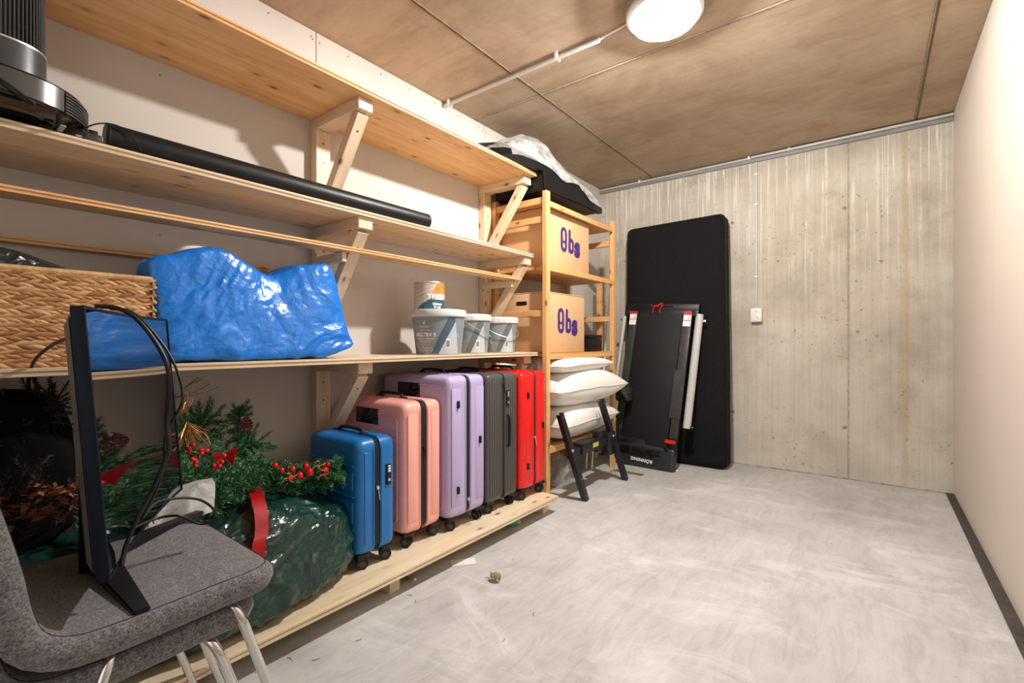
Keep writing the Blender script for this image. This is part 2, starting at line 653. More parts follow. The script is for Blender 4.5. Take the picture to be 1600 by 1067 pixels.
fl = O('floor', bx((X0 - 0.3, Y0 - 0.3, -0.12), (X1 + 0.35, Y1 + 0.3, 0.0)), M_FLOOR, kind='structure', smooth=0)
ce = O('ceiling', bx((X0 - 0.3, Y0 - 0.3, ZC + 0.008), (X1 + 0.35, Y1 + 0.3, ZC + 0.2)), M_SEAM, kind='structure', smooth=0)
g = 0.0028
for xa, xb in ((X0 - 0.2, SEAM_X - g), (SEAM_X + g, SEAM_X2 - g * 1.6), (SEAM_X2 + g * 1.6, X1 + 0.25)):
    for ya, yb in ((Y0 - 0.2, SEAM_Y - g), (SEAM_Y + g, Y1 + 0.2)):
        O('concrete_panel', bx((xa, ya, ZC), (xb, yb, ZC + 0.02), 0.003, 1), M_CEIL, ce)
# ragged cement lips along the ceiling joints
bm = B()
for (p, q) in (((SEAM_X + 0.012, Y0, ZC), (SEAM_X + 0.012, Y1, ZC)), ((X0, SEAM_Y + 0.01, ZC), (X1, SEAM_Y + 0.01, ZC)),
               ((SEAM_X2 - 0.012, Y0, ZC), (SEAM_X2 - 0.012, Y1, ZC))):
    n = 160
    pts = [Vector(p).lerp(Vector(q), i / n) + Vector((random.uniform(-1, 1), random.uniform(-1, 1), 0)) * 0.0012 for i in range(n + 1)]
    tube(bm, pts, [random.uniform(0.002, 0.0055) for _ in pts], 5, 0)
O('joint_lip', bm, M_SEAM, ce, kind='stuff')

# left wall: backing and plasterboard sheets
wl = O('wall_left', bx((X0 - 0.2, Y0 - 0.2, -0.05), (X0 - 0.008, Y1 + 0.1, ZC + 0.05)), M_SEAM, kind='structure', smooth=0)
edges = [Y0, -0.01, 1.226, 2.462, 3.70, Y1 + 0.02]
for a, b_ in zip(edges, edges[1:]):
    O('plasterboard', bx((X0 - 0.012, a + 0.0015, 0.0), (X0, b_ - 0.0015, ZC - 0.001), 0.002, 1), M_DRY, wl)
bm = B()
for e in edges[1:5]:
    for sgn in (-1, 1):
        for k in range(12):
            cyl(bm, (X0 + 0.0003, e + sgn * 0.018, 0.08 + k * 0.215), 0.0038, 0.0038, 0.001, 8, 'X')
yy = -0.6
while yy < 4.1:
    cyl(bm, (X0 + 0.0003, yy, ZC - 0.035), 0.0038, 0.0038, 0.001, 8, 'X')
    yy += 0.2
for yy in (0.6, 1.85, 3.08):
    for k in range(8):
        cyl(bm, (X0 + 0.0003, yy, 0.2 + k * 0.3), 0.0026, 0.0026, 0.001, 8, 'X')
O('screw_heads', bm, M_SCREW, wl, kind='stuff')

# back wall: concrete with a formwork joint and tie holes
def wall_with_holes(xa, xb, holes, name, parent):
    bm = bx((xa, Y1, -0.03), (xb, Y1 + 0.2, ZC + 0.02))
    o = O(name, bm, M_BACK, parent, smooth=0)
    for hx, hz in holes:
        cb = cyl(B(), (hx, Y1, hz), 0.016, 0.010, 0.07, 14, 'Y')
        co_ = O('cut', cb, M_SEAM, smooth=0)
        md = o.modifiers.new('b', 'BOOLEAN')
        md.object = co_
        md.operation = 'DIFFERENCE'
        md.solver = 'EXACT'
        dg = bpy.context.evaluated_depsgraph_get()
        me = bpy.data.meshes.new_from_object(o.evaluated_get(dg))
        o.modifiers.clear()
        o.data = me
        bpy.data.objects.remove(co_)
    return o
wb = O('wall_back', bx((X0 - 0.3, Y1 + 0.004, -0.03), (X1 + 0.3, Y1 + 0.22, ZC + 0.05)), M_SEAM, kind='structure', smooth=0)
JX = -0.152
for o_, (xa, xb, hs) in enumerate(((X0 - 0.2, JX - 0.001, [(-0.172, 1.972), (-0.17, 0.373), (-0.925, 0.42), (-0.93, 1.98)]), (JX + 0.001, X1 + 0.2, []))):
    wall_with_holes(xa, xb, hs, 'concrete_panel', wb)
bm = B()
n = 140
pts = [Vector((JX + 0.006 + random.uniform(-1, 1) * 0.0012, Y1, ZC * i / n)) for i in range(n + 1)]
tube(bm, pts, [random.uniform(0.0008, 0.004) for _ in pts], 5, 0)
pts = [Vector((X0 + (X1 - X0) * i / n, Y1 - 0.001, 0.0 + random.uniform(0, 1) * 0.003)) for i in range(n + 1)]
tube(bm, pts, [random.uniform(0.001, 0.008) for _ in pts], 5, 0)
O('cement_ridge', bm, plain('cement_ridge_grey', srgb(158, 148, 132), 0.9, var=0.25, vs=12), wb, kind='stuff')

# right wall: cream panels over a worn dark sill
wr = O('wall_right', bx((X1 + 0.02, Y0 - 0.2, 0.0), (X1 + 0.2, Y1 + 0.1, ZC + 0.05)), M_SEAM, kind='structure', smooth=0)
ed = [Y0, 0.30, 1.42, 2.54, 3.66, Y1 + 0.001]
ed = [Y0, 0.62, 1.72, 2.83, Y1 - 0.001]
for a, b_ in zip(ed, ed[1:]):
    O('wall_panel', bx((X1, a + 0.0006, 0.012), (X1 + 0.03, b_ - 0.0006, ZC - 0.001), 0.0015, 1), M_CREAM, wr)
O('baseboard_right', bx((0.372, Y0, 0.0), (X1 + 0.06, Y1 - 0.02, 0.012), 0.002, 1), M_DARKSILL, kind='structure')
# wall behind the camera with a door opening, the added fill light just inside it
wf = O('wall_front', bx((X0 - 0.2, Y0 - 0.15, 0), (-0.9, Y0, ZC)), M_CREAM, kind='structure', smooth=0)
O('wall_section', bx((0.15, Y0 - 0.15, 0), (X1 + 0.2, Y0, ZC)), M_CREAM, wf, smooth=0)
O('wall_section', bx((-0.9, Y0 - 0.15, 2.3), (0.15, Y0, ZC)), M_CREAM, wf, smooth=0)
O('door_1', bx((-0.9, Y0 - 0.75, 0), (-0.86, Y0 - 0.16, 2.25), 0.003), M_CREAM, kind='structure')

# ---------------------------------------------------------------- lamp, conduits, trunking, socket
t = thing('ceiling_lamp', 'round white ceiling lamp with a glowing domed diffuser', 'lamp', LAMP)
O('base_ring', lathe(B(), [(0.0, -0.001), (0.168, -0.001), (0.17, -0.008), (0.168, -0.035), (0.0, -0.035)], 64), M_GREYP, t)
m, nt, b = newmat('lamp_diffuser')
b.inputs['Base Color'].default_value = (0.95, 0.93, 0.9, 1)
b.inputs['Roughness'].default_value = 0.3
b.inputs['Emission Color'].default_value = (1.0, 0.95, 0.88, 1)
b.inputs['Emission Strength'].default_value = 10.0
b.inputs['Alpha'].default_value = 0.35
O('trim_ring', lathe(B(), [(0.152, -0.036), (0.163, -0.036), (0.163, -0.052), (0.150, -0.062), (0.148, -0.05)], 64), M_WHITE, t)
O('diffuser', lathe(B(), [(0.152, -0.036), (0.15, -0.06), (0.135, -0.082), (0.10, -0.098), (0.05, -0.106), (0.0005, -0.108)], 64), m, t, smooth=80)

t = thing('ceiling_conduit', 'white plastic cable conduit clipped across the ceiling to the lamp', 'conduit', (0, 0, 0))
O('pipe', tube(B(), [(-2.12, 2.072, 2.466), (-1.06, 2.078, 2.466)], 0.0115, 14, 0), M_PVC, t)
O('cable', tube(B(), [(-1.07, 2.078, 2.466), (-1.0, 2.078, 2.475), (-0.9, 2.075, 2.484)], 0.0045, 8, 6), M_WHITE, t)
for xx in (-2.08, -1.30):
    bm = B()
    addbx(bm, (xx - 0.008, 2.060, 2.463), (xx + 0.008, 2.090, 2.489), 0.002)
    addbx(bm, (xx - 0.008, 2.056, 2.452), (xx + 0.008, 2.062, 2.489), 0.002)
    addbx(bm, (xx - 0.008, 2.089, 2.452), (xx + 0.008, 2.095, 2.489), 0.002)
    O('clip', bm, M_WHITE, t)
t = thing('wall_trunking', 'long grey cable trunking along the top of the concrete back wall', 'trunking', (0, 0, 0))
bm = B()
addbx(bm, (X0 + 0.004, Y1 - 0.028, 2.438), (X1 - 0.002, Y1, 2.462), 0.002)
for k in range(3):
    addbx(bm, (X0 + 0.004, Y1 - 0.030, 2.4415 + k * 0.007), (X1 - 0.002, Y1 - 0.027, 2.4445 + k * 0.007))
O('duct', bm, M_GREYP, t)
O('pipe', tube(B(), [(X0 + 0.01, Y1 - 0.018, 2.474), (-0.74, Y1 - 0.018, 2.474)], 0.009, 12, 0), M_PVC, t)
bm = B()
addbx(bm, (-0.78, Y1 - 0.045, 2.464), (X1 - 0.002, Y1, 2.480), 0.002)
O('upper_duct', bm, M_PVC, t)
for xx in (-1.72, -0.80, -0.52):
    O('clip', bx((xx - 0.01, Y1 - 0.04, 2.462), (xx + 0.01, Y1, 2.488), 0.003), M_WHITE, t)
t = thing('wall_conduit', 'white vertical conduit running down the concrete wall to the socket', 'conduit', (-0.75, Y1, 0))
O('pipe', tube(B(), [(0, -0.009, 1.30), (0, -0.009, 2.437)], 0.0075, 12, 0), M_PVC, t)
O('cable', tube(B(), [(0.002, -0.010, 1.262), (0.002, -0.009, 1.31)], 0.003, 8, 0), M_WHITE, t)
for zz in (1.52, 2.1, 2.34):
    O('clip', bx((-0.012, -0.019, zz - 0.006), (0.012, 0, zz + 0.006), 0.002), M_WHITE, t)
t = thing('wall_socket', 'white double power socket on the concrete wall right of the mattress', 'socket', (-0.746, Y1, 1.212))
O('housing', bx((-0.04, -0.042, -0.055), (0.04, 0, 0.052), 0.005), M_WHITE, t)
O('base_plate', bx((-0.036, -0.032, -0.062), (0.036, 0, -0.054), 0.002), M_GREYP, t)
for zz in (0.022, -0.022):
    bm = B()
    tt = lathe(B(), [(0.0005, 0.001), (0.013, 0.001), (0.017, 0.0035), (0.0195, 0.0025), (0.0195, 0)], 24)
    merge(bm, tt, Matrix.Translation((0, -0.042, zz)) @ Matrix.Rotation(R(90), 4, 'X'))
    oo = O('outlet', bm, M_WHITE, t)
    bm = B()
    for sx in (-0.007, 0.007):
        cyl(bm, (sx, -0.0432, zz), 0.0022, 0.0022, 0.002, 8, 'Y')
    O('pin_hole', bm, M_BLACK, oo)

# ---------------------------------------------------------------- shelves
YS, YE = -0.72, 2.475


def shelf_board(xa, xb, z0, th, ya, yb, groove, mat, parent, name='board'):
    """plank along Y (grain = local X) whose front (+x) edge has a tongue groove"""
    L = yb - ya
    w_ = xb - xa
    h = th / 2
    gp = 0.003 if groove else 0.0
    prof = [(-w_ / 2, -h), (w_ / 2 - 0.001, -h), (w_ / 2, -h + 0.001)]
    if groove:
        prof += [(w_ / 2, -h * 0.30), (w_ / 2 - 0.006, -h * 0.22), (w_ / 2 - 0.006, h * 0.22), (w_ / 2, h * 0.30)]
    prof += [(w_ / 2, h - 0.001), (w_ / 2 - 0.001, h), (-w_ / 2, h)]
    bm = B()
    A = [bm.verts.new((-L / 2, -p[0], p[1])) for p in prof]
    Bv = [bm.verts.new((L / 2, -p[0], p[1])) for p in prof]
    n = len(prof)
    for i in range(n):
        bm.faces.new((A[i], A[(i + 1) % n], Bv[(i + 1) % n], Bv[i]))
    bm.faces.new(list(reversed(A)))
    bm.faces.new(Bv)
    # local X -> world Y
    m = Matrix.Translation(((xa + xb) / 2, (ya + yb) / 2, z0 + h)) @ Matrix.Rotation(R(90), 4, 'Z')
    return O(name, bm, mat, parent, mtx=m, smooth=0)


def bracket(t, y, ztop, drop, reach=-1.745, mat=None, arm_h=0.05):
    mat = mat or W_PALE
    w_ = 0.073
    xb = X0 + 0.001
    bar('upright', (xb + 0.026, y + w_ / 2, ztop - drop), (xb + 0.026, y + w_ / 2, ztop - arm_h), w_, 0.05, mat, t, up=(1, 0, 0))
    bar('arm', (xb, y + w_ / 2, ztop - arm_h / 2), (reach, y + w_ / 2, ztop - arm_h / 2), w_, arm_h, mat, t)
    a = Vector((xb + 0.065, y + w_ / 2, ztop - drop + 0.06))
    b_ = Vector((reach - 0.035, y + w_ / 2, ztop - arm_h - 0.002))
    br = bar('brace', a, b_, w_ * 0.78, 0.045, mat, t)
    bm = B()
    for k in (0.12, 0.85):
        p = a.lerp(b_, k)
        nrm = Vector((0.66, 0, -0.75))
        cyl(bm, p + Vector((0.0176, 0, -0.0145)), 0.0045, 0.0045, 0.002, 10, nrm)
    for zz in (0.12, 0.3):
        cyl(bm, (xb + 0.0515, y + w_ / 2, ztop - drop * zz - arm_h), 0.0045, 0.0045, 0.002, 10, 'X')
    O('screw', bm, M_SCREW, t, kind='stuff')


def wall_shelf(label, xf, zund, drop, nb, mat, brackets):
    t = thing('wall_shelf', label, 'shelf', (0, 0, 0), group=None)
    w_ = (xf - X0 - 0.003) / nb
    for i in range(nb):
        xa = X0 + 0.002 + i * w_
        shelf_board(xa, xa + w_ - 0.0015, zund, 0.022, YS, YE, i == nb - 1, mat, t)
    for y in brackets:
        bracket(t, y, zund, drop)
    return t
BR = (-0.35, 1.197, 2.40)
t1 = wall_shelf('topmost pine wall shelf of wide boards on diagonal braces, empty seen from below', -1.70, 2.05, 0.50, 4, W_PINE, BR)
t2 = wall_shelf('second pine wall shelf carrying the black tube and robot vacuum', -1.725, 1.537, 0.50, 3, W_PALE, BR)
t3 = wall_shelf('third pine wall shelf carrying blue bag, wicker basket and paint buckets', -1.69, 0.910, 0.46, 3, W_PALE, BR)
# narrow slats under the second shelf, on short arms
t = thing('narrow_shelf', 'narrow slat rail on short arms below the second wall shelf', 'shelf', (0, 0, 0))
def slat(xf, xb_, z, nm, ye=2.44):
    return shelf_board(xb_, xf, z, 0.018, YS, ye, True, W_PINE, t, nm)
slat(-1.795, -1.89, 1.392, 'slat')
slat(-2.095, X0 + 0.002, 1.305, 'slat', 1.19)
for y in BR:
    bar('short_arm', (X0 + 0.05, y - 0.012, 1.370), (-1.83, y - 0.012, 1.370), 0.022, 0.042, W_PALE, t)
    bar('cleat', (X0 + 0.06, y - 0.010, 1.412), (X0 + 0.06, y - 0.010, 1.46), 0.02, 0.03, W_PALE, t, up=(1, 0, 0))

# low deck shelf on joists
dk = thing('low_deck', 'pale low timber deck just above the floor under the suitcases', 'shelf', (0, 0, 0))
xs = [X0 + 0.004, -1.80, -1.4625]
for a, b_ in zip(xs, xs[1:]):
    shelf_board(a, b_ - 0.0015, 0.075, 0.025, YS, 2.35, b_ == xs[-1], W_DECK, dk, 'deck_board')
for y in (-0.3, 1.183, 2.27):
    bar('joist', (X0 + 0.01, y + 0.025, 0.0375), (-1.516, y + 0.025, 0.0375), 0.05, 0.0745, W_PALE, dk)

# ---------------------------------------------------------------- pine storage rack
RX, RXB, RYN, RYF = -1.635, -2.085, 2.485, 3.487
rk = thing('storage_rack', 'orange pine open storage rack holding the two moving boxes', 'rack', (0, 0, 0))
HT = 1.955
for y in (RYN, RYF - 0.045):
    for x in (RX - 0.032, RXB):
        bar('post', (x + 0.016, y + 0.0225, 0.0), (x + 0.016, y + 0.0225, HT), 0.045, 0.032, W_RACK, rk, up=(1, 0, 0))
    yc = y + 0.0225
    for z in (0.12, 0.42, 0.72, 1.18, 1.78, 1.90):
        bar('side_rail', (RXB + 0.033, yc, z), (RX - 0.033, yc, z), 0.022, 0.042, W_RACK, rk)
SH = (0.325, 0.925, 1.490, 1.900)
for k, z in enumerate(SH):
    n = 4
    w_ = (RX - RXB - 0.004) / n
    for i in range(n):
        xa = RXB + 0.002 + i * w_
        o = shelf_board(xa, xa + w_ - 0.003, z - 0.022, 0.020, RYN + 0.048 if k < 3 else RYN + 0.048, RYF - 0.048, False, W_RACK, rk, 'shelf_slat')
    bar('shelf_lip', (RX - 0.008, RYN + 0.046, z - 0.028), (RX - 0.008, RYF - 0.046, z - 0.028), 0.014, 0.024, W_RACK, rk)
bar('cross_stick', (RXB - 0.006, RYN + 0.1, 1.47), (RXB - 0.006, RYF - 0.1, 0.95), 0.008, 0.03, W_RACK, rk, up=(1, 0, 0))
# loose stick and pole behind the rack
t = O('timber_offcut', box(B(), (0, 0, 0.775), (0.062, 0.028, 1.55), 0.002), W_RACK, label='loose upright pine offcut standing behind the rack against the concrete', cat='timber')
t.location = (-1.93, 3.80, 0.0)
t.rotation_euler = (R(-2), R(-1), 0)
t = O('metal_pole', tube(B(), [(-1.88, 3.62, 0.01), (-1.745, 3.66, 1.62)], 0.0095, 12, 0), M_WHITE, label='thin white pole standing behind the far rack post', cat='pole')
t = thing('black_case', 'small black case on the rack shelf beside the lower box', 'case', (-1.79, 3.26, 0.926))
O('body', bx((-0.10, -0.10, 0), (0.10, 0.10, 0.10), 0.006), M_BLACK, t)
O('lid', bx((-0.102, -0.102, 0.101), (0.102, 0.102, 0.125), 0.005), M_BLACK, t)


def moving_box(z, y0, y1, h, label):
    D = 0.42
    t = thing('moving_box', label, 'box', ((RX - 0.045 - D / 2), (y0 + y1) / 2, z))
    L = y1 - y0
    bm = B()
    hx, hy = D / 2, L / 2
    addbx(bm, (-hx, -hy, 0), (hx, hy, h - 0.012), 0.003)
    O('carton', bm, M_CARD, t)
    lid = B()
    for s in (-1, 1):
        addbx(lid, (s * 0.002 if s > 0 else -hx, -hy, h - 0.010), (hx if s > 0 else -0.002, hy, h - 0.004), 0.001)
    O('flap', lid, M_CARD, t)
    lb = B()
    grid_patch(lb, [(-hx + 0.05, -hy + 0.05), (hx - 0.05, -hy + 0.05), (hx - 0.05, hy - 0.05), (-hx + 0.05, hy - 0.05)], 8, 8,
               lambda u, v: (u, v, h + 0.0 + 0.006 * math.sin(u * 9) * math.cos(v * 7)))
    # hand hole on the near short side: dark slot with rim
    hb = B()
    zc = h - 0.075
    box(hb, (0.01, -hy - 0.0005, zc), (0.085, 0.004, 0.026), 0.0125, 3)
    O('hand_hole', hb, M_BLACK, t, label='dark oval hand hole')
    # printed logo on the +x face
    lg = B()
    S_ = 0.15
    # O: tall stadium
    def stad(bm, cy, cz, w_, hh, x, mi=0, n=12):
        pts = []
        r = w_ / 2
        for k in range(n + 1):
            a = math.pi * k / n
            pts.append((cy + r * math.cos(a), cz + hh / 2 - r + r * math.sin(a)))
        for k in range(n + 1):
            a = math.pi + math.pi * k / n
            pts.append((cy + r * math.cos(a), cz - hh / 2 + r + r * math.sin(a)))
        vs = [bm.verts.new((x, p[0], p[1])) for p in pts]
        bm.faces.new(vs).material_index = mi
    oy = -0.055 - 0.02
    zc = h * 0.53
    xf = hx + 0.0008
    stad(lg, oy, zc, 0.082, 0.172, xf)
    stad(lg, oy, zc + 0.026, 0.026, 0.070, xf + 0.0005, 1)
    stad(lg, oy, zc - 0.040, 0.026, 0.036, xf + 0.0005, 1)
    # b: stem + bowl
    stad(lg, oy + 0.077, zc + 0.002, 0.030, 0.165, xf)
    stad(lg, oy + 0.098, zc - 0.030, 0.076, 0.108, xf + 0.0003)
    stad(lg, oy + 0.099, zc - 0.030, 0.018, 0.052, xf + 0.0008, 1)
    tt = text_bm('s', 0.195, 0.011)
    merge(lg, tt, Matrix.Translation((xf + 0.0006, oy + 0.182, zc - 0.030)) @ Matrix.Rotation(R(90), 4, 'Z') @ Matrix.Rotation(R(90), 4, 'X'), 0)
    O('printed_logo', lg, [M_PURPLE, M_CARD], t, smooth=0, label='dark purple lettering Obs')
    return t
moving_box(1.4905, 2.56, 3.125, 0.385, 'cardboard moving box with purple print on the upper rack shelf')
moving_box(0.9255, 2.555, 3.055, 0.405, 'cardboard moving box with purple print on the lower rack shelf')

# ================================================================ things on the shelves
SC, SS = math.cos(YAW), math.sin(YAW)


def ray(px, py, x=None, y=None, z=None):
    """the point of a world plane x=, y= or z= that the photograph shows at a pixel"""
    u, v = (px - 800) / F_PX, -(py - 533.5) / F_PX
    d = Vector((-SS + u * SC, SC + u * SS, v))
    t = x / d.x if x is not None else (y / d.y if y is not None else (z - 1.0) / d.z)
    return Vector((0, 0, 1.0)) + d * t


Z2, Z3, ZD = 1.559, 0.932, 0.100

# ---- robot vacuum and its dock
def superring(rx, ry, z, n=64, k=3.2, cx=0, cy=0):
    out = []
    for i in range(n):
        a = 2 * math.pi * i / n
        c_, s_ = math.cos(a), math.sin(a)
        L = (abs(c_) ** k + abs(s_) ** k) ** (1 / k)
        out.append((cx + rx * c_ / L, cy + ry * s_ / L, z))
    return out


def loft(bm, rings, mi=0, cap=True):
    V = [[bm.verts.new(p) for p in r] for r in rings]
    n = len(V[0])
    for a, b_ in zip(V, V[1:]):
        for i in range(n):
            bm.faces.new((a[i], a[(i + 1) % n], b_[(i + 1) % n], b_[i])).material_index = mi
    if cap:
        bm.faces.new(list(reversed(V[0]))).material_index = mi
        bm.faces.new(V[-1]).material_index = mi
    return bm


t = thing('vacuum_dock', 'tall dark dock tower with ribbed smoky upper tank on the second shelf', 'dock', (-1.955, 0.125, Z2))
O('body', loft(B(), [superring(0.13, 0.135, z) for z in (0.0, 0.005)] + [superring(0.135, 0.14, z) for z in (0.01, 0.246)] + [superring(0.131, 0.136, 0.250)]), M_DKGREY, t)
O('silver_band', loft(B(), [superring(0.1365, 0.1415, z) for z in (0.246, 0.251)]), M_SILVER, t)
M_TANK = plain('smoky_tank', (0.03, 0.026, 0.024), 0.18, var=0.1)
O('tank', loft(B(), [superring(0.128, 0.133, z) for z in (0.251, 0.455)] + [superring(0.122, 0.127, 0.462)]), M_TANK, t)
bm = B()
rg = superring(0.1305, 0.1355, 0.0, 110)
for p in rg:
    box(bm, (p[0], p[1], 0.353), (0.0042, 0.0042, 0.196), 0.0012, 1)
O('tank_ribs', bm, M_DKGREY, t, kind='stuff')
tt = text_bm('roborock', 0.03, 0.0004)
bm = merge(B(), tt, Matrix.Translation((0.1358, -0.035, 0.165)) @ Matrix.Rotation(R(90), 4, 'Z') @ Matrix.Rotation(R(90), 4, 'X'))
O('printed_lettering', bm, M_GREYP, t, smooth=0, kind='stuff', label='pale grey lettering')
t = thing('robot_vacuum', 'round dark robot vacuum in front of its dock on the second shelf', 'robot vacuum', (-1.815, 0.145, Z2))
O('body', lathe(B(), [(0.0, 0.018), (0.15, 0.018), (0.182, 0.03), (0.187, 0.045), (0.187, 0.088), (0.182, 0.098), (0.16, 0.104), (0.0, 0.106)], 80), M_BLACKG, t)
M_BUMP = plain('smoked_bumper', srgb(70, 66, 64), 0.22, var=0.05)
def arc_band(r0, r1, z0, z1, a0, a1, n=40):
    bm = B()
    V = []
    for i in range(n + 1):
        a = R(a0 + (a1 - a0) * i / n)
        V.append([bm.verts.new((r * math.cos(a), r * math.sin(a), z)) for r, z in ((r0, z0), (r1, z0), (r1, z1), (r0, z1))])
    for a, b_ in zip(V, V[1:]):
        for k in range(4):
            bm.faces.new((a[k], a[(k + 1) % 4], b_[(k + 1) % 4], b_[k]))
    bm.faces.new(V[0])
    bm.faces.new(V[-1])
    return bm
O('bumper', arc_band(0.180, 0.191, 0.036, 0.09, -75, 38), M_BUMP, t)
for k in range(7):
    O('grille_rib', arc_band(0.180, 0.190, 0.036 + k * 0.0078, 0.040 + k * 0.0078, 40, 100, 20), M_DKGREY, t)
O('side_brush', box(B(), (0.10, 0.12, 0.008), (0.05, 0.012, 0.005), 0.002), M_GREYP, t)
for a in (60, 190, 320):
    O('wheel', cyl(B(), (0.11 * math.cos(R(a)), 0.11 * math.sin(R(a)), 0.0145), 0.0145, 0.0145, 0.02, 20, 'X', 0.002), M_BLACK, t)
O('power_cable', tube(B(), [(-1.618, 0.06, 1.66), (-1.622, 0.10, 1.64), (-1.615, 0.165, 1.60), (-1.618, 0.20, 1.578), (-1.628, 0.19, 1.582), (-1.62, 0.13, 1.615), (-1.612, 0.07, 1.65), (-1.622, 0.0, 1.70), (-1.70, -0.06, 1.62), (-1.74, -0.1, 1.565)], 0.0032, 8, 10), M_BLACK,
  label='thin black cable looping over the front of the robot vacuum', cat='cable')
# the black tube and bits beside it
t = thing('cardboard_tube', 'long matt black tube lying along the front of the second shelf', 'tube', (-1.772, 0.372, Z2 + 0.0385))
tb = B()
cyl(tb, (0, 0.615, 0), 0.038, 0.038, 1.23, 48, 'Y')
O('tube_body', tb, plain('tube_black', (0.008, 0.008, 0.009), 0.42, var=0.05, spec=0.3), t)
for yy in (-0.002, 1.232):
    O('end_cap', cyl(B(), (0, yy, 0), 0.0383, 0.0383, 0.006, 48, 'Y', 0.002), M_BLACK, t)
O('thin_wire', tube(B(), [(-1.735, 0.30, 1.575), (-1.728, 0.34, 1.61), (-1.730, 0.385, 1.622), (-1.726, 0.42, 1.60), (-1.724, 0.44, 1.565)], 0.002, 6, 8), M_BLACK,
  label='thin black wire arching over the left end of the tube', cat='wire')
t = thing('plug_adapter', 'small black plug adapter and clip beside the robot vacuum', 'adapter', (-1.75, 0.335, Z2))
O('body', bx((-0.02, -0.02, 0), (0.02, 0.02, 0.022), 0.004), M_DKGREY, t)
O('prong', bx((-0.004, -0.036, 0.008), (0.004, -0.02, 0.014), 0.001), M_SILVER, t)
O('tab', bx((0.005, -0.01, 0.022), (0.012, 0.01, 0.034), 0.002), M_BLACK, t)

# ---- wicker basket
BK0, BK1 = Vector((-2.07, -0.24, Z3)), Vector((-1.715, 0.474, Z3 + 0.262))
t = thing('wicker_basket', 'large braided water hyacinth basket at the left end of the third shelf', 'basket', ((BK0.x + BK1.x) / 2, (BK0.y + BK1.y) / 2, Z3))
hx, hy, hz = (BK1.x - BK0.x) / 2, (BK1.y - BK0.y) / 2, 0.262
bm = B()
addbx(bm, (hx - 0.022, -hy + 0.01, 0), (hx - 0.012, hy - 0.01, hz - 0.01))
addbx(bm, (-hx + 0.01, -hy + 0.01, 0), (-hx + 0.02, hy - 0.01, hz - 0.01))
addbx(bm, (-hx + 0.01, hy - 0.02, 0), (hx - 0.012, hy - 0.01, hz - 0.01))
addbx(bm, (-hx + 0.01, -hy + 0.01, 0), (hx - 0.012, -hy + 0.02, hz - 0.01))
addbx(bm, (-hx + 0.01, -hy + 0.01, 0.0), (hx - 0.012, hy - 0.01, 0.01))
M_WICK = wood('hyacinth_leaf', srgb(226, 186, 134), srgb(186, 136, 86), knots=False, rough=0.6)
M_WICKD = plain('basket_lining', srgb(110, 76, 46), 0.9)
O('lining', bm, M_WICKD, t)


def leaf_pod(L, w_, th):
    """a plump strand of a plait, pointed at both ends (28 triangles)"""
    vs, fs = [], []
    st = [(-0.5, 0.12), (-0.25, 0.82), (0.1, 1.0), (0.38, 0.6), (0.5, 0.1)]
    for x, k in st:
        for a in range(5):
            an = math.pi * a / 4
            vs.append((x * L, math.cos(an) * w_ * k / 2, math.sin(an) * th * k))
    for i in range(len(st) - 1):
        for a in range(4):
            fs.append((i * 5 + a, i * 5 + a + 1, i * 5 + a + 6, i * 5 + a + 5))
    return vs, fs


pv, pf = leaf_pod(0.056, 0.0150, 0.009)


def plait_wall(name, p0, ax, L, nrm, H, rows, parent):
    """rows of herringbone plait covering a wall from p0 along ax"""
    vs, fs = [], []
    ax, nrm = Vector(ax), Vector(nrm)
    upv = Vector((0, 0, 1))
    rh = H / rows
    for r in range(rows):
        n = int(L / 0.0235)
        for half in (0, 1):
            for i in range(n):
                tilt = (1 if half else -1) * R(17 + random.uniform(-6, 6)) * (1 if True else -1)
                cx = (i + 0.5 + 0.5 * half) * L / n + random.uniform(-1, 1) * 0.002
                cz = (r + 0.28 + 0.46 * half) * rh + random.uniform(-1, 1) * 0.001
                if cx > L - 0.008:
                    continue
                sc = random.uniform(0.88, 1.12)
                ct, st_ = math.cos(tilt), math.sin(tilt)
                o = len(vs)
                for (x, y, z) in pv:
                    x, y, z = x * sc * 0.95, y * sc, z * sc
                    X = cx + x * ct - y * st_
                    Zz = cz + x * st_ + y * ct
                    X = min(max(X, -0.004), L + 0.004)
                    p = Vector(p0) + ax * X + upv * Zz + nrm * z
                    vs.append(p)
                for f in pf:
                    fs.append(tuple(o + k for k in f))
    me = bpy.data.meshes.new(name)
    me.from_pydata(vs, [], fs)
    for p in me.polygons:
        p.use_smooth = True
    me.materials.append(M_WICK2)
    o = bpy.data.objects.new(name, me)
    C.objects.link(o)
    o.parent = parent
    setp(o, kind='stuff')
    return o


def m_wicker():
    m, nt, b = newmat('hyacinth_strands')
    gi = N(nt, 'ShaderNodeNewGeometry')
    c = ramp(nt, gi.outputs['Random Per Island'], [(0.0, srgb(150, 98, 56)), (0.35, srgb(180, 130, 82)), (0.7, srgb(200, 152, 102)), (1.0, srgb(214, 172, 124))])
    v2 = coords(nt, (60, 10, 60))
    fine = ramp(nt, noise_tex(nt, v2, 4, 3), [(0.3, (0.8, 0.75, 0.7)), (0.6, (1, 1, 1))])
    nt.links.new(mix(nt, c, fine, 0.7, 'MULTIPLY'), b.inputs['Base Color'])
    b.inputs['Roughness'].default_value = 0.5
    return m
M_WICK2 = m_wicker()
plait_wall('plaited_front', (hx - 0.012, -hy, 0.002), (0, 1, 0), 2 * hy, (1, 0, 0), hz - 0.012, 11, t)
plait_wall('plaited_side', (hx, hy - 0.010, 0.002), (-1, 0, 0), 2 * hx, (0, 1, 0), hz - 0.012, 11, t)
bm = B()
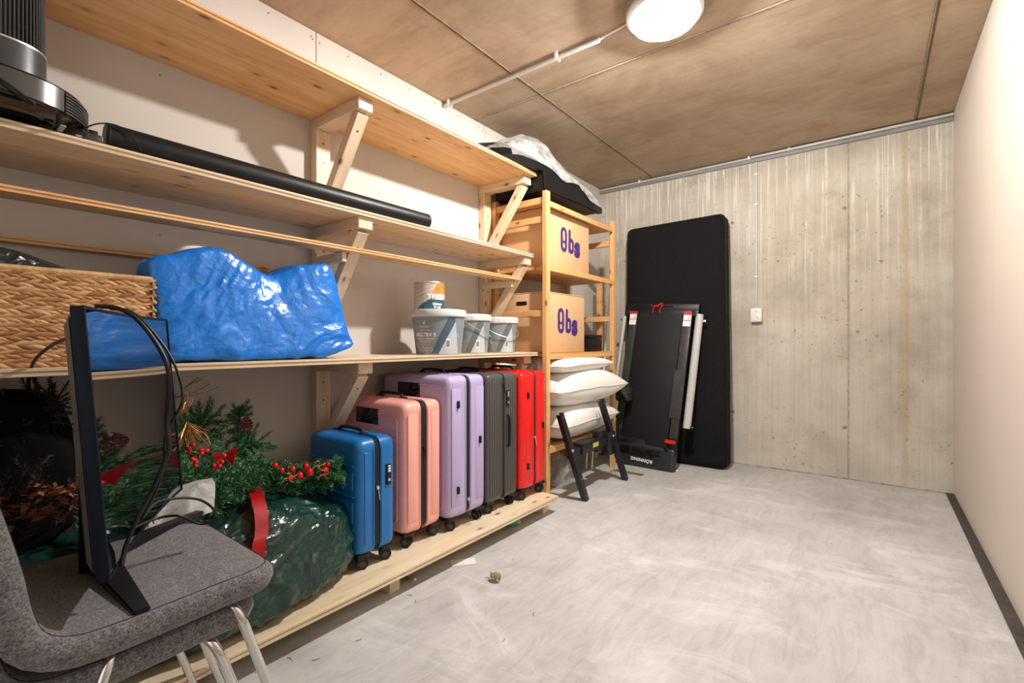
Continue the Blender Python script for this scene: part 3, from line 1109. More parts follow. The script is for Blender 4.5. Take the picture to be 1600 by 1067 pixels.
rimp = [(hx - 0.01, -hy, hz - 0.008), (hx - 0.01, hy - 0.012, hz - 0.008), (-hx + 0.012, hy - 0.012, hz - 0.008), (-hx + 0.012, -hy, hz - 0.008)]
for a, b_ in zip(rimp, rimp[1:]):
    tube(bm, [a, b_], 0.009, 8, 0)
O('rim', bm, M_WICK, t)
M_BAG = m_crinkle('black_bin_liner', (0.018, 0.022, 0.024), 0.16, 10, 0.9, 0.016)
bm = blob((2 * hx - 0.06, 2 * hy - 0.06, 0.26), 46, 5, 0.02, 8, 3,
          shape=lambda p: Vector((p.x, p.y, p.z if p.z < 0.1 else p.z * (1 + 0.16 * math.sin(p.y * 9 + 1.6) * (1 if p.y < 0.2 else 0.4)))))
o = O('bin_liner', bm, M_BAG, label='black plastic bin liner bulging out of the wicker basket', cat='bag', smooth=30)
o.location = ((BK0.x + BK1.x) / 2, (BK0.y + BK1.y) / 2, Z3 + 0.016)

# ---- blue bag
M_BLUE = m_crinkle('blue_woven_plastic', srgb(0, 120, 216), 0.27, 15, 0.32, 0.008, weave=True, var=0.08, spec=0.6)


def bag_top(y):
    K = [(-1.0, 0.330), (-0.39, 0.385), (0.25, 0.312), (0.62, 0.368), (1.0, 0.385)]
    y = max(-1, min(1, y))
    for (a, ha), (b_, hb_) in zip(K, K[1:]):
        if y <= b_:
            k = (y - a) / (b_ - a)
            k = k * k * (3 - 2 * k)
            return ha + (hb_ - ha) * k
    return K[-1][1]


def bag_shape(p):
    y = p.y / 0.33
    k = max(0.0, p.z / 0.345)
    z = p.z / 0.345 * bag_top(y)
    x = p.x * (1.0 - 0.24 * k)
    # the side gussets fold in towards the front edge, the open top pinches together in the dip
    e_ = k * min(1.0, abs(y)) ** 3
    x = x * (1 - 0.55 * e_) + 0.065 * e_
    x *= 1 - 0.25 * k ** 3 * math.exp(-((y - 0.3) / 0.35) ** 2)
    yy = p.y * (1.0 - 0.07 * k) - 0.06 * k
    if p.z < 0.08 and y > 0.55:
        z += (y - 0.55) * 0.10 * (1 - p.z / 0.08)
    return Vector((x, yy, z))
bt = thing('blue_carrier_bag', 'big crinkled blue woven plastic carrier bag between basket and paint buckets', 'bag', (-1.872, 0.830, Z3 + 0.001))
O('bag_body', blob((0.36, 0.67, 0.345), 120, 14, 0.010, 19, 11, shape=bag_shape), M_BLUE, bt, smooth=20)
hb = B()
for i in range(1):
    pts = catmull([(0.08, 0.10, 0.29), (0.11, 0.14, 0.335), (0.10, 0.19, 0.345), (0.115, 0.235, 0.31), (0.10, 0.26, 0.30)], 6)
    V = []
    for p in pts:
        V.append((hb.verts.new(p + Vector((-0.016, 0, 0.004))), hb.verts.new(p + Vector((0.016, 0, -0.004)))))
    for a, b_ in zip(V, V[1:]):
        hb.faces.new((a[0], a[1], b_[1], b_[0]))
bmesh.ops.solidify(hb, geom=hb.faces[:], thickness=0.002)
O('handle_strap', hb, M_BLUE, bt)
o = O('white_cloth', blob((0.10, 0.14, 0.10), 16, 2.5, 0.012, 14, 5), M_PILLOW, label='white cloth item peeping out of the top of the blue bag', cat='cloth', smooth=60)
o.location = (-1.90, 0.64, Z3 + 0.30)

# ---- paint buckets
def bucket(loc, r, h, seed, label, txt, rot):
    t = thing('paint_bucket', label, 'bucket', loc, (0, 0, R(rot)), group='grey paint buckets on the third shelf')
    rb = r * 0.80
    rt = r * 0.95
    O('pail', lathe(B(), [(0.0, 0.004), (rb - 0.01, 0.004), (rb - 0.006, 0), (rb, 0.003), (rt, h - 0.028), (rt - 0.003, h - 0.028), (0, h - 0.03)], 72), plain('pail_grey', srgb(176, 180, 182), 0.4, var=0.02), t)
    O('lid', lathe(B(), [(rt + 0.001, h - 0.036), (r, h - 0.036), (r * 1.01, h - 0.032), (r, h - 0.006), (r - 0.004, h), (r - 0.012, h - 0.001), (r - 0.016, h - 0.008), (0, h - 0.008)], 72), plain('lid_white', srgb(205, 208, 206), 0.35, var=0.05, vs=30), t)
    f = lambda u, v, off=0.0007: ((rb + (rt - rb) * v / (h - 0.028) + off) * math.cos(u), (rb + (rt - rb) * v / (h - 0.028) + off) * math.sin(u), v)
    hb_ = h - 0.04
    bm = B()
    A_ = 0.55
    grid_patch(bm, [(-1.45, 0.006), (1.25, 0.006), (1.25, hb_), (-1.45, hb_)], 40, 4, lambda u, v: f(u, v, 0.0004), 0)
    grid_patch(bm, [(-1.45, 0.006), (-0.30, 0.006), (0.40, hb_), (-1.45, hb_)], 30, 8, lambda u, v: f(u, v, 0.0007), 1)
    grid_patch(bm, [(-0.36, 0.006), (-0.03, 0.006), (0.75, hb_), (0.36, hb_)], 14, 10, lambda u, v: f(u, v, 0.001), 2)
    grid_patch(bm, [(-0.95, hb_ * 0.42), (-0.57, 0.006), (-0.53, 0.006), (-0.27, hb_ * 0.42)], 12, 8, lambda u, v: f(u, v, 0.0012), 3)
    grid_patch(bm, [(0.95, 0.006), (1.25, 0.006), (1.25, hb_), (0.62, hb_)], 12, 8, lambda u, v: f(u, v, 0.001), 1)
    grid_patch(bm, [(0.26, hb_ * 0.17), (0.46, hb_ * 0.17), (0.46, hb_ * 0.42), (0.26, hb_ * 0.42)], 5, 3, lambda u, v: f(u, v, 0.0015), 4)
    cols = [plain('lbl_pale', srgb(182, 190, 196), 0.4, var=0.01), plain('lbl_mid', srgb(132, 138, 142), 0.4, var=0.01),
            plain('lbl_teal', srgb(70, 94, 106), 0.4, var=0.02) if seed == 0 else plain('lbl_slate', srgb(96, 100, 104), 0.4, var=0.02),
            plain('lbl_taupe', srgb(150, 146, 142), 0.4, var=0.01), M_WHITE]
    O('printed_label', bm, cols, t, smooth=40)
    # barcode strokes, lettering
    tb = B()
    def put(s, size, u, v, bold=0.0):
        tt = text_bm(s, size, bold)
        for vt in tt.verts:
            x, y = vt.co.x, vt.co.y
            vt.co = Vector(f(u + x / (rb * 0.98), v + y, 0.0019))
        merge(tb, tt)
    if txt:
        put('ALCRO', 0.016, -0.60, hb_ * 0.74)
        put('PROFFS SERIEN', 0.0085, -0.58, hb_ * 0.645)
        put('MILLTEX 5', 0.0235, -0.60, hb_ * 0.53, 0.0012)
        put('HELMATT VÄGGFÄRG', 0.0092, -0.58, hb_ * 0.43, 0.0004)
        put('vattenburen inomhus', 0.0080, -0.56, hb_ * 0.37)
        # small leaping bird mark
        grid_patch(tb, [(-0.64, hb_ * 0.81), (-0.58, hb_ * 0.81), (-0.54, hb_ * 0.91), (-0.61, hb_ * 0.87)], 2, 2, lambda u, v: f(u, v, 0.0019))
        for k in range(4):
            for a in range(16):
                a0, a1 = 2 * math.pi * a / 16, 2 * math.pi * (a + 1) / 16
                cu, cv, rr = -0.95 + k * 0.2, 0.028, 0.0095
                grid_patch(tb, [(cu + rr * math.cos(a0) / rb, cv + rr * math.sin(a0)), (cu + rr * math.cos(a1) / rb, cv + rr * math.sin(a1)),
                                (cu + rr * 0.85 * math.cos(a1) / rb, cv + rr * 0.85 * math.sin(a1)), (cu + rr * 0.85 * math.cos(a0) / rb, cv + rr * 0.85 * math.sin(a0))], 1, 1, lambda u, v: f(u, v, 0.0019))
    put('finish 5  matt', 0.008, 0.72, hb_ * 0.55)
    put('interior wall paint', 0.0075, 0.72, hb_ * 0.50)
    O('lettering', tb, M_WHITE, t, smooth=0, kind='stuff', label='white printed lettering')
    bb = B()
    for k in range(7):
        u0 = 0.285 + k * 0.022
        grid_patch(bb, [(u0, hb_ * 0.21), (u0 + 0.008 + 0.004 * (k % 3), hb_ * 0.21), (u0 + 0.008 + 0.004 * (k % 3), hb_ * 0.38), (u0, hb_ * 0.38)], 1, 2, lambda u, v: f(u, v, 0.002))
    O('barcode', bb, M_DKGREY, t, smooth=0)
    # wire handle hanging at the side
    hb2 = B()
    pts = []
    ho = 0.2 if seed == 9 else (1.0 if seed == 4 else 2.6)
    for k in range(17):
        a = math.pi * k / 16
        pts.append((rt * 1.03 * math.cos(a + 0.0) * 1.0 * 0.0 + (rt + 0.006) * math.cos(a - 1.2 + ho), (rt + 0.006) * math.sin(a - 1.2 + ho), h - 0.05 - 0.075 * math.sin(a)))
    tube(hb2, pts, 0.0022, 6, 2)
    O('wire_handle', hb2, M_SILVER, t)
    # paint drips
    rnd = random.Random(seed)
    db = B()
    for k in range(12):
        u = rnd.uniform(-1.3, 1.2) if seed else rnd.uniform(-1.4, -0.4)
        L_ = rnd.uniform(0.01, 0.035)
        grid_patch(db, [(u - 0.03, h - 0.034), (u + 0.05, h - 0.034), (u + 0.02, h - 0.008), (u - 0.02, h - 0.008)], 3, 3,
                   lambda uu, v: ((r * 1.012) * math.cos(uu), (r * 1.012) * math.sin(uu), v))
    if seed:
        for k in range(9):
            u, v, s_ = rnd.uniform(-1.2, -0.5), rnd.uniform(0.05, hb_ * 0.9), rnd.uniform(0.02, 0.08)
            grid_patch(db, [(u - s_, v - s_ * 0.1), (u + s_ * 0.8, v - s_ * 0.12), (u + s_, v + s_ * 0.14), (u - s_ * 0.5, v + s_ * 0.1)], 4, 2, lambda uu, vv: f(uu, vv, 0.0024))
    O('paint_splash', db, plain('dried_paint', srgb(214, 200, 186), 0.6, var=0.1, vs=60), t, smooth=40, kind='stuff')
    return t
bucket((-1.83, 1.745, Z3), 0.146, 0.232, 0, 'largest grey paint bucket, nearest, with the tin on its lid', True, -42)
bucket((-1.858, 2.025, Z3), 0.120, 0.222, 4, 'splashed grey paint bucket in the middle of the three', False, -45)
bucket((-1.845, 2.272, Z3), 0.118, 0.215, 9, 'grey paint bucket farthest right, nearest the cardboard box', False, -45)
TX, TY, TZ, TR, TH_ = -1.87, 1.715, Z3 + 0.2255, 0.079, 0.152
t = thing('paint_tin', 'small wood stain tin standing on the lid of the largest bucket', 'tin', (TX, TY, TZ), (0, 0, R(-42)))
O('can', lathe(B(), [(0, 0.0), (TR, 0.0), (TR + 0.0015, 0.003), (TR, 0.006), (TR, TH_ - 0.006), (TR + 0.002, TH_ - 0.003), (TR + 0.001, TH_), (TR - 0.004, TH_ + 0.001), (TR - 0.006, TH_ - 0.004), (0, TH_ - 0.004)], 56), M_SILVER, t)
f = lambda u, v, off=0.0006: ((TR + off) * math.cos(u), (TR + off) * math.sin(u), v)
bm = B()
grid_patch(bm, [(-1.5, 0.008), (1.6, 0.008), (1.6, TH_ - 0.008), (-1.5, TH_ - 0.008)], 50, 3, f, 0)
grid_patch(bm, [(-1.0, 0.008), (1.6, 0.008), (1.6, 0.072), (0.35, 0.08)], 40, 8, lambda u, v: f(u, v, 0.001), 1)
grid_patch(bm, [(0.0, 0.075), (1.6, 0.062), (1.6, TH_ - 0.008), (0.55, TH_ - 0.008)], 24, 8, lambda u, v: f(u, v, 0.0012), 2)
for k in range(7):
    v0 = 0.03 + k * 0.022
    grid_patch(bm, [(-1.45, v0 - 0.02), (0.45, min(v0 + 0.035, TH_ - 0.010)), (0.45, min(v0 + 0.036, TH_ - 0.009)), (-1.45, v0 - 0.0185)], 24, 1, lambda u, v: f(u, max(0.009, min(v, TH_ - 0.009)), 0.0009), 3)
for k in range(4):
    grid_patch(bm, [(0.5 + k * 0.24, 0.10), (0.54 + k * 0.24, 0.10), (0.54 + k * 0.24, TH_ - 0.01), (0.5 + k * 0.24, TH_ - 0.01)], 1, 4, lambda u, v: f(u, v, 0.0016), 3)
O('printed_label', bm, [plain('tin_decking', srgb(205, 190, 176), 0.35, var=0.08), plain('tin_teal', srgb(42, 84, 94), 0.35), plain('tin_orange', srgb(216, 142, 66), 0.35, var=0.2, vs=40), plain('tin_brown', srgb(126, 84, 58), 0.4)], t, smooth=40)
tb = B()
for s, size, u, v, bo in (('TREBITT', 0.036, 0.72, 0.072, 0.0022), ('Oljebeis', 0.017, 0.55, 0.036, 0.0008), ('Treolje', 0.015, 0.55, 0.020, 0.0008)):
    tt = text_bm(s, size, bo)
    for vt in tt.verts:
        vt.co = Vector(f(u + vt.co.x / TR, v + vt.co.y, 0.0022))
    merge(tb, tt)
O('lettering', tb, M_WHITE, t, smooth=0, kind='stuff', label='white printed lettering')

# ================================================================ suitcases
def suitcase(label, x_front, y0, y1, ztop, Wd, col, style, lean=0, rough=0.32, handle_panel=True):
    T = y1 - y0
    t = thing('suitcase', label, 'suitcase', (x_front - Wd / 2, (y0 + y1) / 2, ZD), (0, 0, 0), group='upright suitcases in a row on the low deck')
    H = ztop - ZD
    zb = 0.058
    hx, hy = Wd / 2, T / 2
    M = plain('shell_' + style, col, rough, var=0.02, spec=0.5, coat=0.15) if style != 'lavender' else None
    if style == 'lavender':
        m, nt, b = newmat('shell_lavender')
        v = coords(nt)
        wv = N(nt, 'ShaderNodeTexWave', wave_type='BANDS', bands_direction='DIAGONAL')
        wv.inputs['Scale'].default_value = 75
        nt.links.new(v, wv.inputs['Vector'])
        b.inputs['Base Color'].default_value = (*col, 1)
        b.inputs['Roughness'].default_value = rough
        bump(nt, b, wv.outputs['Fac'], 0.25, 0.001)
        M = m
    R_ = 0.045 if style != 'grey' else 0.03
    gap = {'pink': 0.018, 'blue': 0.013, 'lavender': 0.013}.get(style, 0.010)
    def half(sgn):
        bm = B()
        tt = bmesh.new()
        bmesh.ops.create_cube(tt, size=1)
        bmesh.ops.scale(tt, vec=(Wd, hy - gap, H - zb), verts=tt.verts)
        # round the outer edges only, leaving the rim at the zip nearly square
        es = [e for e in tt.edges if (sum(v.co.y for v in e.verts) * sgn > 0.001) or abs(e.verts[0].co.y - e.verts[1].co.y) > 1e-5]
        bmesh.ops.bevel(tt, geom=es, offset=min(R_, (hy - gap) * 0.8), segments=6, profile=0.6, affect='EDGES')
        merge(bm, tt, Matrix.Translation((0, sgn * (gap + (hy - gap) / 2), zb + (H - zb) / 2)))
        # raised rim bead beside the zip
        ring = []
        r2 = R_
        x0_, z0_, z1_ = hx - 0.0005, zb + 0.0005, H - 0.0005
        for cx, cz, a0 in ((hx - r2, H - r2, 0), (-hx + r2, H - r2, 90), (-hx + r2, zb + r2, 180), (hx - r2, zb + r2, 270)):
            for k in range(7):
                a = R(a0 + 15 * k)
                ring.append((cx + r2 * math.cos(a), sgn * (gap + 0.006), cz + r2 * math.sin(a)))
        ring.append(ring[0])
        tube(bm, ring, 0.0042, 8, 0, closed=True)
        return bm
    f_ = O('front_shell', half(-1), M, t, smooth=45)
    b_ = O('rear_shell', half(1), M, t, smooth=45)
    # zip band
    bm = B()
    tt = bmesh.new()
    bmesh.ops.create_cube(tt, size=1)
    bmesh.ops.scale(tt, vec=(Wd - 0.008, 2 * gap + 0.002, H - zb - 0.008), verts=tt.verts)
    bmesh.ops.bevel(tt, geom=[e for e in tt.edges if abs(e.verts[0].co.y - e.verts[1].co.y) > 1e-5], offset=R_, segments=6, profile=0.5, affect='EDGES')
    merge(bm, tt, Matrix.Translation((0, 0, zb + (H - zb) / 2)))
    O('zip_band', bm, M_BLACK, t)
    for yo in (-0.0045, 0.0045):
        ring = []
        for cx, cz, a0 in ((hx - R_, H - R_, 0), (-hx + R_, H - R_, 90)):
            for k in range(7):
                a = R(a0 + 15 * k)
                ring.append((cx + (R_ - 0.003) * math.cos(a), yo, cz + (R_ - 0.003) * math.sin(a)))
        ring = [(hx - 0.003, yo, zb + 0.05)] + ring + [(-hx + 0.003, yo, zb + 0.05)]
        O('zip_teeth', tube(B(), ring, 0.0022, 6, 0), M_DKGREY, t)
    # ribs and panels
    rb = B()
    zc0, zc1 = zb + 0.06, H - 0.10
    yf = -hy - 0.0015
    def frame(bm, xa, xb, za, zb_, y, r=0.003):
        rr = 0.03
        ring = []
        for cx, cz, a0 in ((xb - rr, zb_ - rr, 0), (xa + rr, zb_ - rr, 90), (xa + rr, za + rr, 180), (xb - rr, za + rr, 270)):
            for k in range(7):
                a = R(a0 + 15 * k)
                ring.append((cx + rr * math.cos(a), y, cz + rr * math.sin(a)))
        ring.append(ring[0])
        tube(bm, ring, r, 8, 0, closed=True)
    if style == 'grey':
        n = int((Wd - 0.07) / 0.022)
        for i in range(n + 1):
            x = -hx + 0.035 + i * (Wd - 0.07) / n
            box(rb, (x, -hy, zb + (H - zb) / 2), (0.011, 0.006, H - zb - 0.05), 0.0028, 2)
        for sgn in (-1, 1):
            m_ = 5
            for i in range(m_):
                y = sgn * (gap + 0.020 + i * (hy - gap - 0.045) / (m_ - 1))
                box(rb, (hx, y, zb + (H - zb) / 2), (0.006, 0.010, H - zb - 0.06), 0.0028, 2)
                box(rb, (0, y, H), (Wd - 0.06, 0.010, 0.006), 0.0028, 2)
    elif style == 'lavender':
        frame(rb, -hx + 0.03, hx - 0.035, zb + 0.05, H - 0.045, yf)
        for i in range(34):
            z = zb + 0.09 + i * (H - zb - 0.24) / 33
            box(rb, (0, -hy - 0.0003, z), (Wd - 0.11, 0.0024, 0.003), 0.001, 1)
        for sgn in (-1, 1):
            box(rb, (hx, sgn * (hy * 0.62), zb + (H - zb) / 2), (0.003, hy * 0.45, H - zb - 0.12), 0.0014, 2)
    elif style == 'pink':
        frame(rb, -hx + 0.03, hx - 0.045, zb + 0.05, H - 0.06, yf)
        for i in range(22):
            z = zb + 0.10 + i * 0.021
            if z > H - 0.17:
                break
            for sx in (-1, 1):
                tube(rb, [(0, yf + 0.001, z), (sx * (hx - 0.06), yf + 0.001, z + 0.055)], 0.0024, 6, 0)
        for sgn in (-1, 1):
            box(rb, (hx, sgn * (hy * 0.60), zb + (H - zb) / 2), (0.004, hy * 0.42, H - zb - 0.11), 0.0018, 2)
    elif style == 'blue':
        for z in (0.24, 0.52, 0.78):
            zz = zb + (H - zb) * z
            box(rb, (0, -hy, zz), (Wd - 0.05, 0.007, 0.010), 0.003, 2)
        for z0_, z1_ in ((0.27, 0.49), (0.55, 0.75)):
            za, zb2 = zb + (H - zb) * z0_, zb + (H - zb) * z1_
            box(rb, (0, -hy + 0.001, (za + zb2) / 2), (Wd - 0.06, 0.008, zb2 - za - 0.02), 0.0035, 3)
        box(rb, (hx - 0.002, -hy * 0.56, zb + (H - zb) / 2), (0.008, 0.02, H - zb - 0.10), 0.003, 3)
    elif style == 'red':
        for k in range(4):
            za = zb + 0.05 + k * (H - zb - 0.13) / 4
            box(rb, (-0.005, -hy, za + 0.075), (Wd - 0.07, 0.014, (H - zb) / 4 - 0.05), 0.006, 3)
        box(rb, (hx - 0.001, -hy * 0.5, zb + (H - zb) / 2), (0.006, hy * 0.4, H - zb - 0.10), 0.0028, 2)
        box(rb, (hx - 0.001, hy * 0.6, zb + (H - zb) / 2), (0.006, hy * 0.3, H - zb - 0.10), 0.0028, 2)
    O('ribs', rb, M, t, smooth=50)
    # telescopic handle recess on the broad face
    if handle_panel:
        bm = B()
        pz = H - 0.075
        box(bm, (-0.03, -hy - 0.0005, pz), (0.165, 0.008, 0.072), 0.0038, 3)
        O('pull_handle_recess', bm, M_BLACKG, t)
    # top carry handle
    bm = B()
    tube(bm, [(-0.085, 0, H + 0.002), (-0.07, 0, H + 0.018), (0, 0, H + 0.022), (0.07, 0, H + 0.018), (0.085, 0, H + 0.002)], 0.007, 10, 6)
    for sx in (-0.085, 0.085):
        addbx(bm, (sx - 0.018, -0.014, H - 0.002), (sx + 0.018, 0.014, H + 0.008), 0.003)
    O('carry_handle', bm, M_BLACK, t)
    # side fittings by suitcase
    if style == 'grey':
        bm = B()
        zc = zb + (H - zb) * 0.54
        tube(bm, [(hx + 0.004, 0.035, zc - 0.085), (hx + 0.016, 0.035, zc - 0.07), (hx + 0.018, 0.035, zc), (hx + 0.016, 0.035, zc + 0.07), (hx + 0.004, 0.035, zc + 0.085)], 0.0075, 10, 6)
        O('side_handle', bm, M_BLACK, t)
    if style in ('blue', 'grey'):
        bm = B()
        zc = zb + (H - zb) * (0.66 if style == 'blue' else 0.80)
        yl = hy * 0.55 if style == 'blue' else 0.035
        box(bm, (hx + 0.003, yl, zc), (0.008, 0.024, 0.085), 0.003, 2)
        lk = O('lock', bm, M_BLACK, t)
        bm = B()
        for k in range(3):
            cyl(bm, (hx + 0.0065, yl, zc + 0.012 + k * 0.010), 0.004, 0.004, 0.012, 12, 'Y')
        cyl(bm, (hx + 0.0075, yl, zc - 0.022), 0.006, 0.006, 0.004, 16, 'X')
        O('dials', bm, M_SILVER, lk)
    if style in ('lavender', 'red'):
        for (yy, zz) in ((-hy * 0.55, 0.80), (-hy * 0.55, 0.20), (hy * 0.62, 0.52)):
            bm = B()
            box(bm, (hx + 0.005, yy, zb + (H - zb) * zz), (0.014, 0.014, 0.036), 0.0045, 3)
            O('side_foot', bm, M_BLACK, t)
    # zip puller
    zz = {'blue': 0.55, 'pink': 0.62, 'lavender': 0.10, 'grey': 0.9, 'red': 0.42}[style]
    bm = B()
    zz = zb + (H - zb) * zz
    addbx(bm, (hx - 0.004, -0.006, zz), (hx + 0.006, 0.006, zz + 0.014), 0.002)
    tube(bm, [(hx + 0.005, 0, zz + 0.003), (hx + 0.007, 0.003, zz - 0.02), (hx + 0.006, 0.006, zz - 0.042)], 0.0022, 6, 4, flat=1.6)
    O('zip_puller', bm, M_SILVER if style in ('blue', 'lavender', 'red') else M_BLACK, t)
    # corner guards and double casters
    for sx in (-1, 1):
        for sy in (-1, 1):
            cx, cy = sx * (hx - 0.04), sy * (hy - 0.038)
            bm = B()
            addbx(bm, (cx - 0.034, cy - 0.030, zb - 0.008), (cx + 0.034, cy + 0.030, zb + 0.010), 0.006)
            tt = bmesh.new()
            bmesh.ops.create_cone(tt, cap_ends=True, segments=16, radius1=0.010, radius2=0.024, depth=0.03)
            merge(bm, tt, Matrix.Translation((cx, cy, zb - 0.015)))
            cs = O('caster', bm, M_BLACK, t)
            a = random.uniform(-1.2, 1.2)
            rot = Matrix.Translation((cx, cy, 0)) @ Matrix.Rotation(a, 4, 'Z')
            for q in (-0.010, 0.010):
                wb_ = B()
                tt = bmesh.new()
                bmesh.ops.create_cone(tt, cap_ends=True, segments=28, radius1=0.0245, radius2=0.0245, depth=0.013)
                es = [e for e in tt.edges if abs(e.verts[0].co.z - e.verts[1].co.z) < 1e-6]
                bmesh.ops.bevel(tt, geom=es, offset=0.003, segments=2, affect='EDGES')
                merge(wb_, tt, rot @ Matrix.Translation((0.008, q, 0.0245)) @ Matrix.Rotation(R(90), 4, 'X'))
                tt = bmesh.new()
                bmesh.ops.create_cone(tt, cap_ends=True, segments=16, radius1=0.012, radius2=0.012, depth=0.016)
                merge(wb_, tt, rot @ Matrix.Translation((0.008, q, 0.0245)) @ Matrix.Rotation(R(90), 4, 'X'), 1)
                O('wheel', wb_, [M_BLACK, M_DKGREY], cs)
    return t
suitcase('small blue hard-shell suitcase, the lowest of the row, beside the green bag', -1.575, 1.075, 1.262, 0.615, 0.365, srgb(14, 106, 176), 'blue', handle_panel=False)
suitcase('pink hard-shell suitcase with black zip between the blue and lavender ones', -1.595, 1.318, 1.545, 0.735, 0.46, srgb(240, 168, 156), 'pink')
suitcase('lavender hard-shell suitcase with fine diagonal texture', -1.570, 1.560, 1.828, 0.835, 0.50, srgb(182, 168, 208), 'lavender')
suitcase('charcoal grey suitcase with vertical ribs and black side handle', -1.575, 1.842, 2.105, 0.828, 0.50, srgb(76, 72, 70), 'grey', rough=0.4)
suitcase('bright red glossy suitcase at the right end beside the rack post', -1.560, 2.118, 2.375, 0.828, 0.48, srgb(222, 20, 18), 'red', rough=0.22)

# ================================================================ pillows, steel legs, rack clutter
def pillow(sx, sy, sz, seed, pinch=0.14):
    n = 36
    top, bot = {}, {}
    bm = B()
    for i in range(n + 1):
        for j in range(n + 1):
            u, v = 2 * i / n - 1, 2 * j / n - 1
            k = (max(0, 1 - abs(u) ** 3.4)) ** 0.5 * (max(0, 1 - abs(v) ** 3.4)) ** 0.5
            wx = 1 - pinch * (1 - abs(v) ** 1.6) * 0.5 * abs(u) ** 3
            wy = 1 - pinch * (1 - abs(u) ** 1.6) * 0.5 * abs(v) ** 3
            x, y = u * sx / 2 * wx, v * sy / 2 * wy
            f = fold((x, y, 0), 16, seed) * 0.006 * (1 - k * 0.4)
            r_ = math.hypot(u, v)
            top[i, j] = bm.verts.new((x, y, sz * 0.5 + k * sz * 0.5 + f))
            if i in (0, n) or j in (0, n):
                bot[i, j] = top[i, j]
            else:
                bot[i, j] = bm.verts.new((x, y, sz * 0.5 - k * sz * 0.5 + f * 0.3))
    for i in range(n):
        for j in range(n):
            bm.faces.new((top[i, j], top[i + 1, j], top[i + 1, j + 1], top[i, j + 1]))
            bm.faces.new((bot[i, j], bot[i, j + 1], bot[i + 1, j + 1], bot[i + 1, j]))
    # piped seam
    ed = [(i, 0) for i in range(n)] + [(n, j) for j in range(n)] + [(i, n) for i in range(n, 0, -1)] + [(0, j) for j in range(n, 0, -1)]
    ring = [top[k].co.copy() for k in ed]
    tube(bm, ring + [ring[0]], 0.003, 6, 0, closed=True)
    return bm
for (lo, sz, dims, seed, rz, lb) in (
        ((-1.835, 2.975, 0.326), 0.250, (0.56, 0.86), 1, 2, 'white pillow at the bottom of the stack on the lowest rack shelf'),
        ((-1.825, 2.985, 0.548), 0.260, (0.60, 0.92), 6, -3, 'white pillow in the middle of the stack with its corner hanging out'),
        ((-1.840, 2.955, 0.775), 0.128, (0.52, 0.84), 9, 3, 'white pillow on top of the stack just under the lower box')):
    o = O('pillow', pillow(dims[0], dims[1], sz, seed), M_PILLOW, label=lb, cat='pillow', group='white pillows stacked in the rack', smooth=70)
    o.location = lo
    o.rotation_euler = (0, 0, R(rz))

# folding steel leg frame leaning on the pillows
t = thing('steel_leg_frame', 'black steel frame with two slanting legs leaning against the pillow stack', 'frame', (0, 0, 0))


def angle_iron(p0, p1, w_=0.040, th=0.004, flip=1):
    p0, p1 = Vector(p0), Vector(p1)
    L = (p1 - p0).length
    z = (p1 - p0).normalized()
    y = Vector((0, 1, 0))
    y = (y - z * y.dot(z)).normalized()
    x = y.cross(z)
    m = Matrix((x, y, z)).transposed().to_4x4()
    m.translation = p0
    bm = B()
    a = B()
    addbx(a, (-th / 2, -w_ / 2, 0), (th / 2, w_ / 2, L), 0.0012, 1)
    addbx(a, (-w_ * 0.8, flip * w_ / 2 - th / 2, 0), (0, flip * w_ / 2 + th / 2, L), 0.0012, 1)
    addbx(a, (-w_ * 0.8, -flip * w_ / 2 - th / 2, 0), (0, -flip * w_ / 2 + th / 2, L), 0.0012, 1)
    me = merge(bm, a, m)
    h = B()
    for k in (0.03, L * 0.25, L - 0.03):
        tt = bmesh.new()
        bmesh.ops.create_cone(tt, cap_ends=True, segments=12, radius1=0.0035, radius2=0.0035, depth=0.001)
        merge(h, tt, m @ Matrix.Translation((th / 2 + 0.0006, 0.004, k)) @ Matrix.Rotation(R(90), 4, 'Y'))
    return bm, h
for p0, p1 in (((-1.425, 2.635, 0.001), (-1.515, 2.475, 0.558)), ((-1.412, 3.206, 0.001), (-1.515, 3.02, 0.590))):
    a, h = angle_iron(p0, p1)
    lg = O('leg', a, M_STEELB, t)
    O('bolt_hole', h, M_SILVER, lg)
def leg_pt(y, z):
    k = z / 0.57
    return Vector((-1.42 - 0.095 * k, y - 0.17 * k, z))
bar('cross_beam', leg_pt(2.62, 0.30) + Vector((-0.03, 0, 0)), leg_pt(3.20, 0.30) + Vector((-0.03, 0, 0)), 0.03, 0.055, M_STEELB, t)
o = O('side_bracket', bx((-1.56, 2.66, 0.275), (-1.475, 2.90, 0.345), 0.003), M_STEELB, t)
tt = text_bm('ERGOFLEX', 0.020, 0.0006)
bm = B()
addbx(bm, (-1.4748, 2.80, 0.297), (-1.4740, 2.88, 0.327), 0.0)
O('yellow_sticker', bm, plain('sticker_yellow', srgb(196, 186, 60), 0.5), t)
bm = B()
addbx(bm, (-1.55, 2.93, 0.24), (-1.50, 3.10, 0.38), 0.004)
addbx(bm, (-1.53, 3.02, 0.20), (-1.47, 3.13, 0.36), 0.004)
O('gear_housing', bm, M_STEELB, t)
bm = B()
addbx(bm, (-1.50, 3.225, 0.265), (-1.30, 3.26, 0.30), 0.003)
O('side_arm', bm, M_STEELB, t)
bm = B()
for z0 in (0.225, 0.40):
    addbx(bm, (-1.475, 3.135, z0), (-1.455, 3.155, z0 + 0.004))
tube(bm, [(-1.46, 3.13, 0.23), (-1.46, 3.13, 0.42), (-1.46, 3.17, 0.42), (-1.46, 3.17, 0.23), (-1.46, 3.13, 0.23)], 0.004, 6, 0)
O('loop', bm, M_STEELB, t)
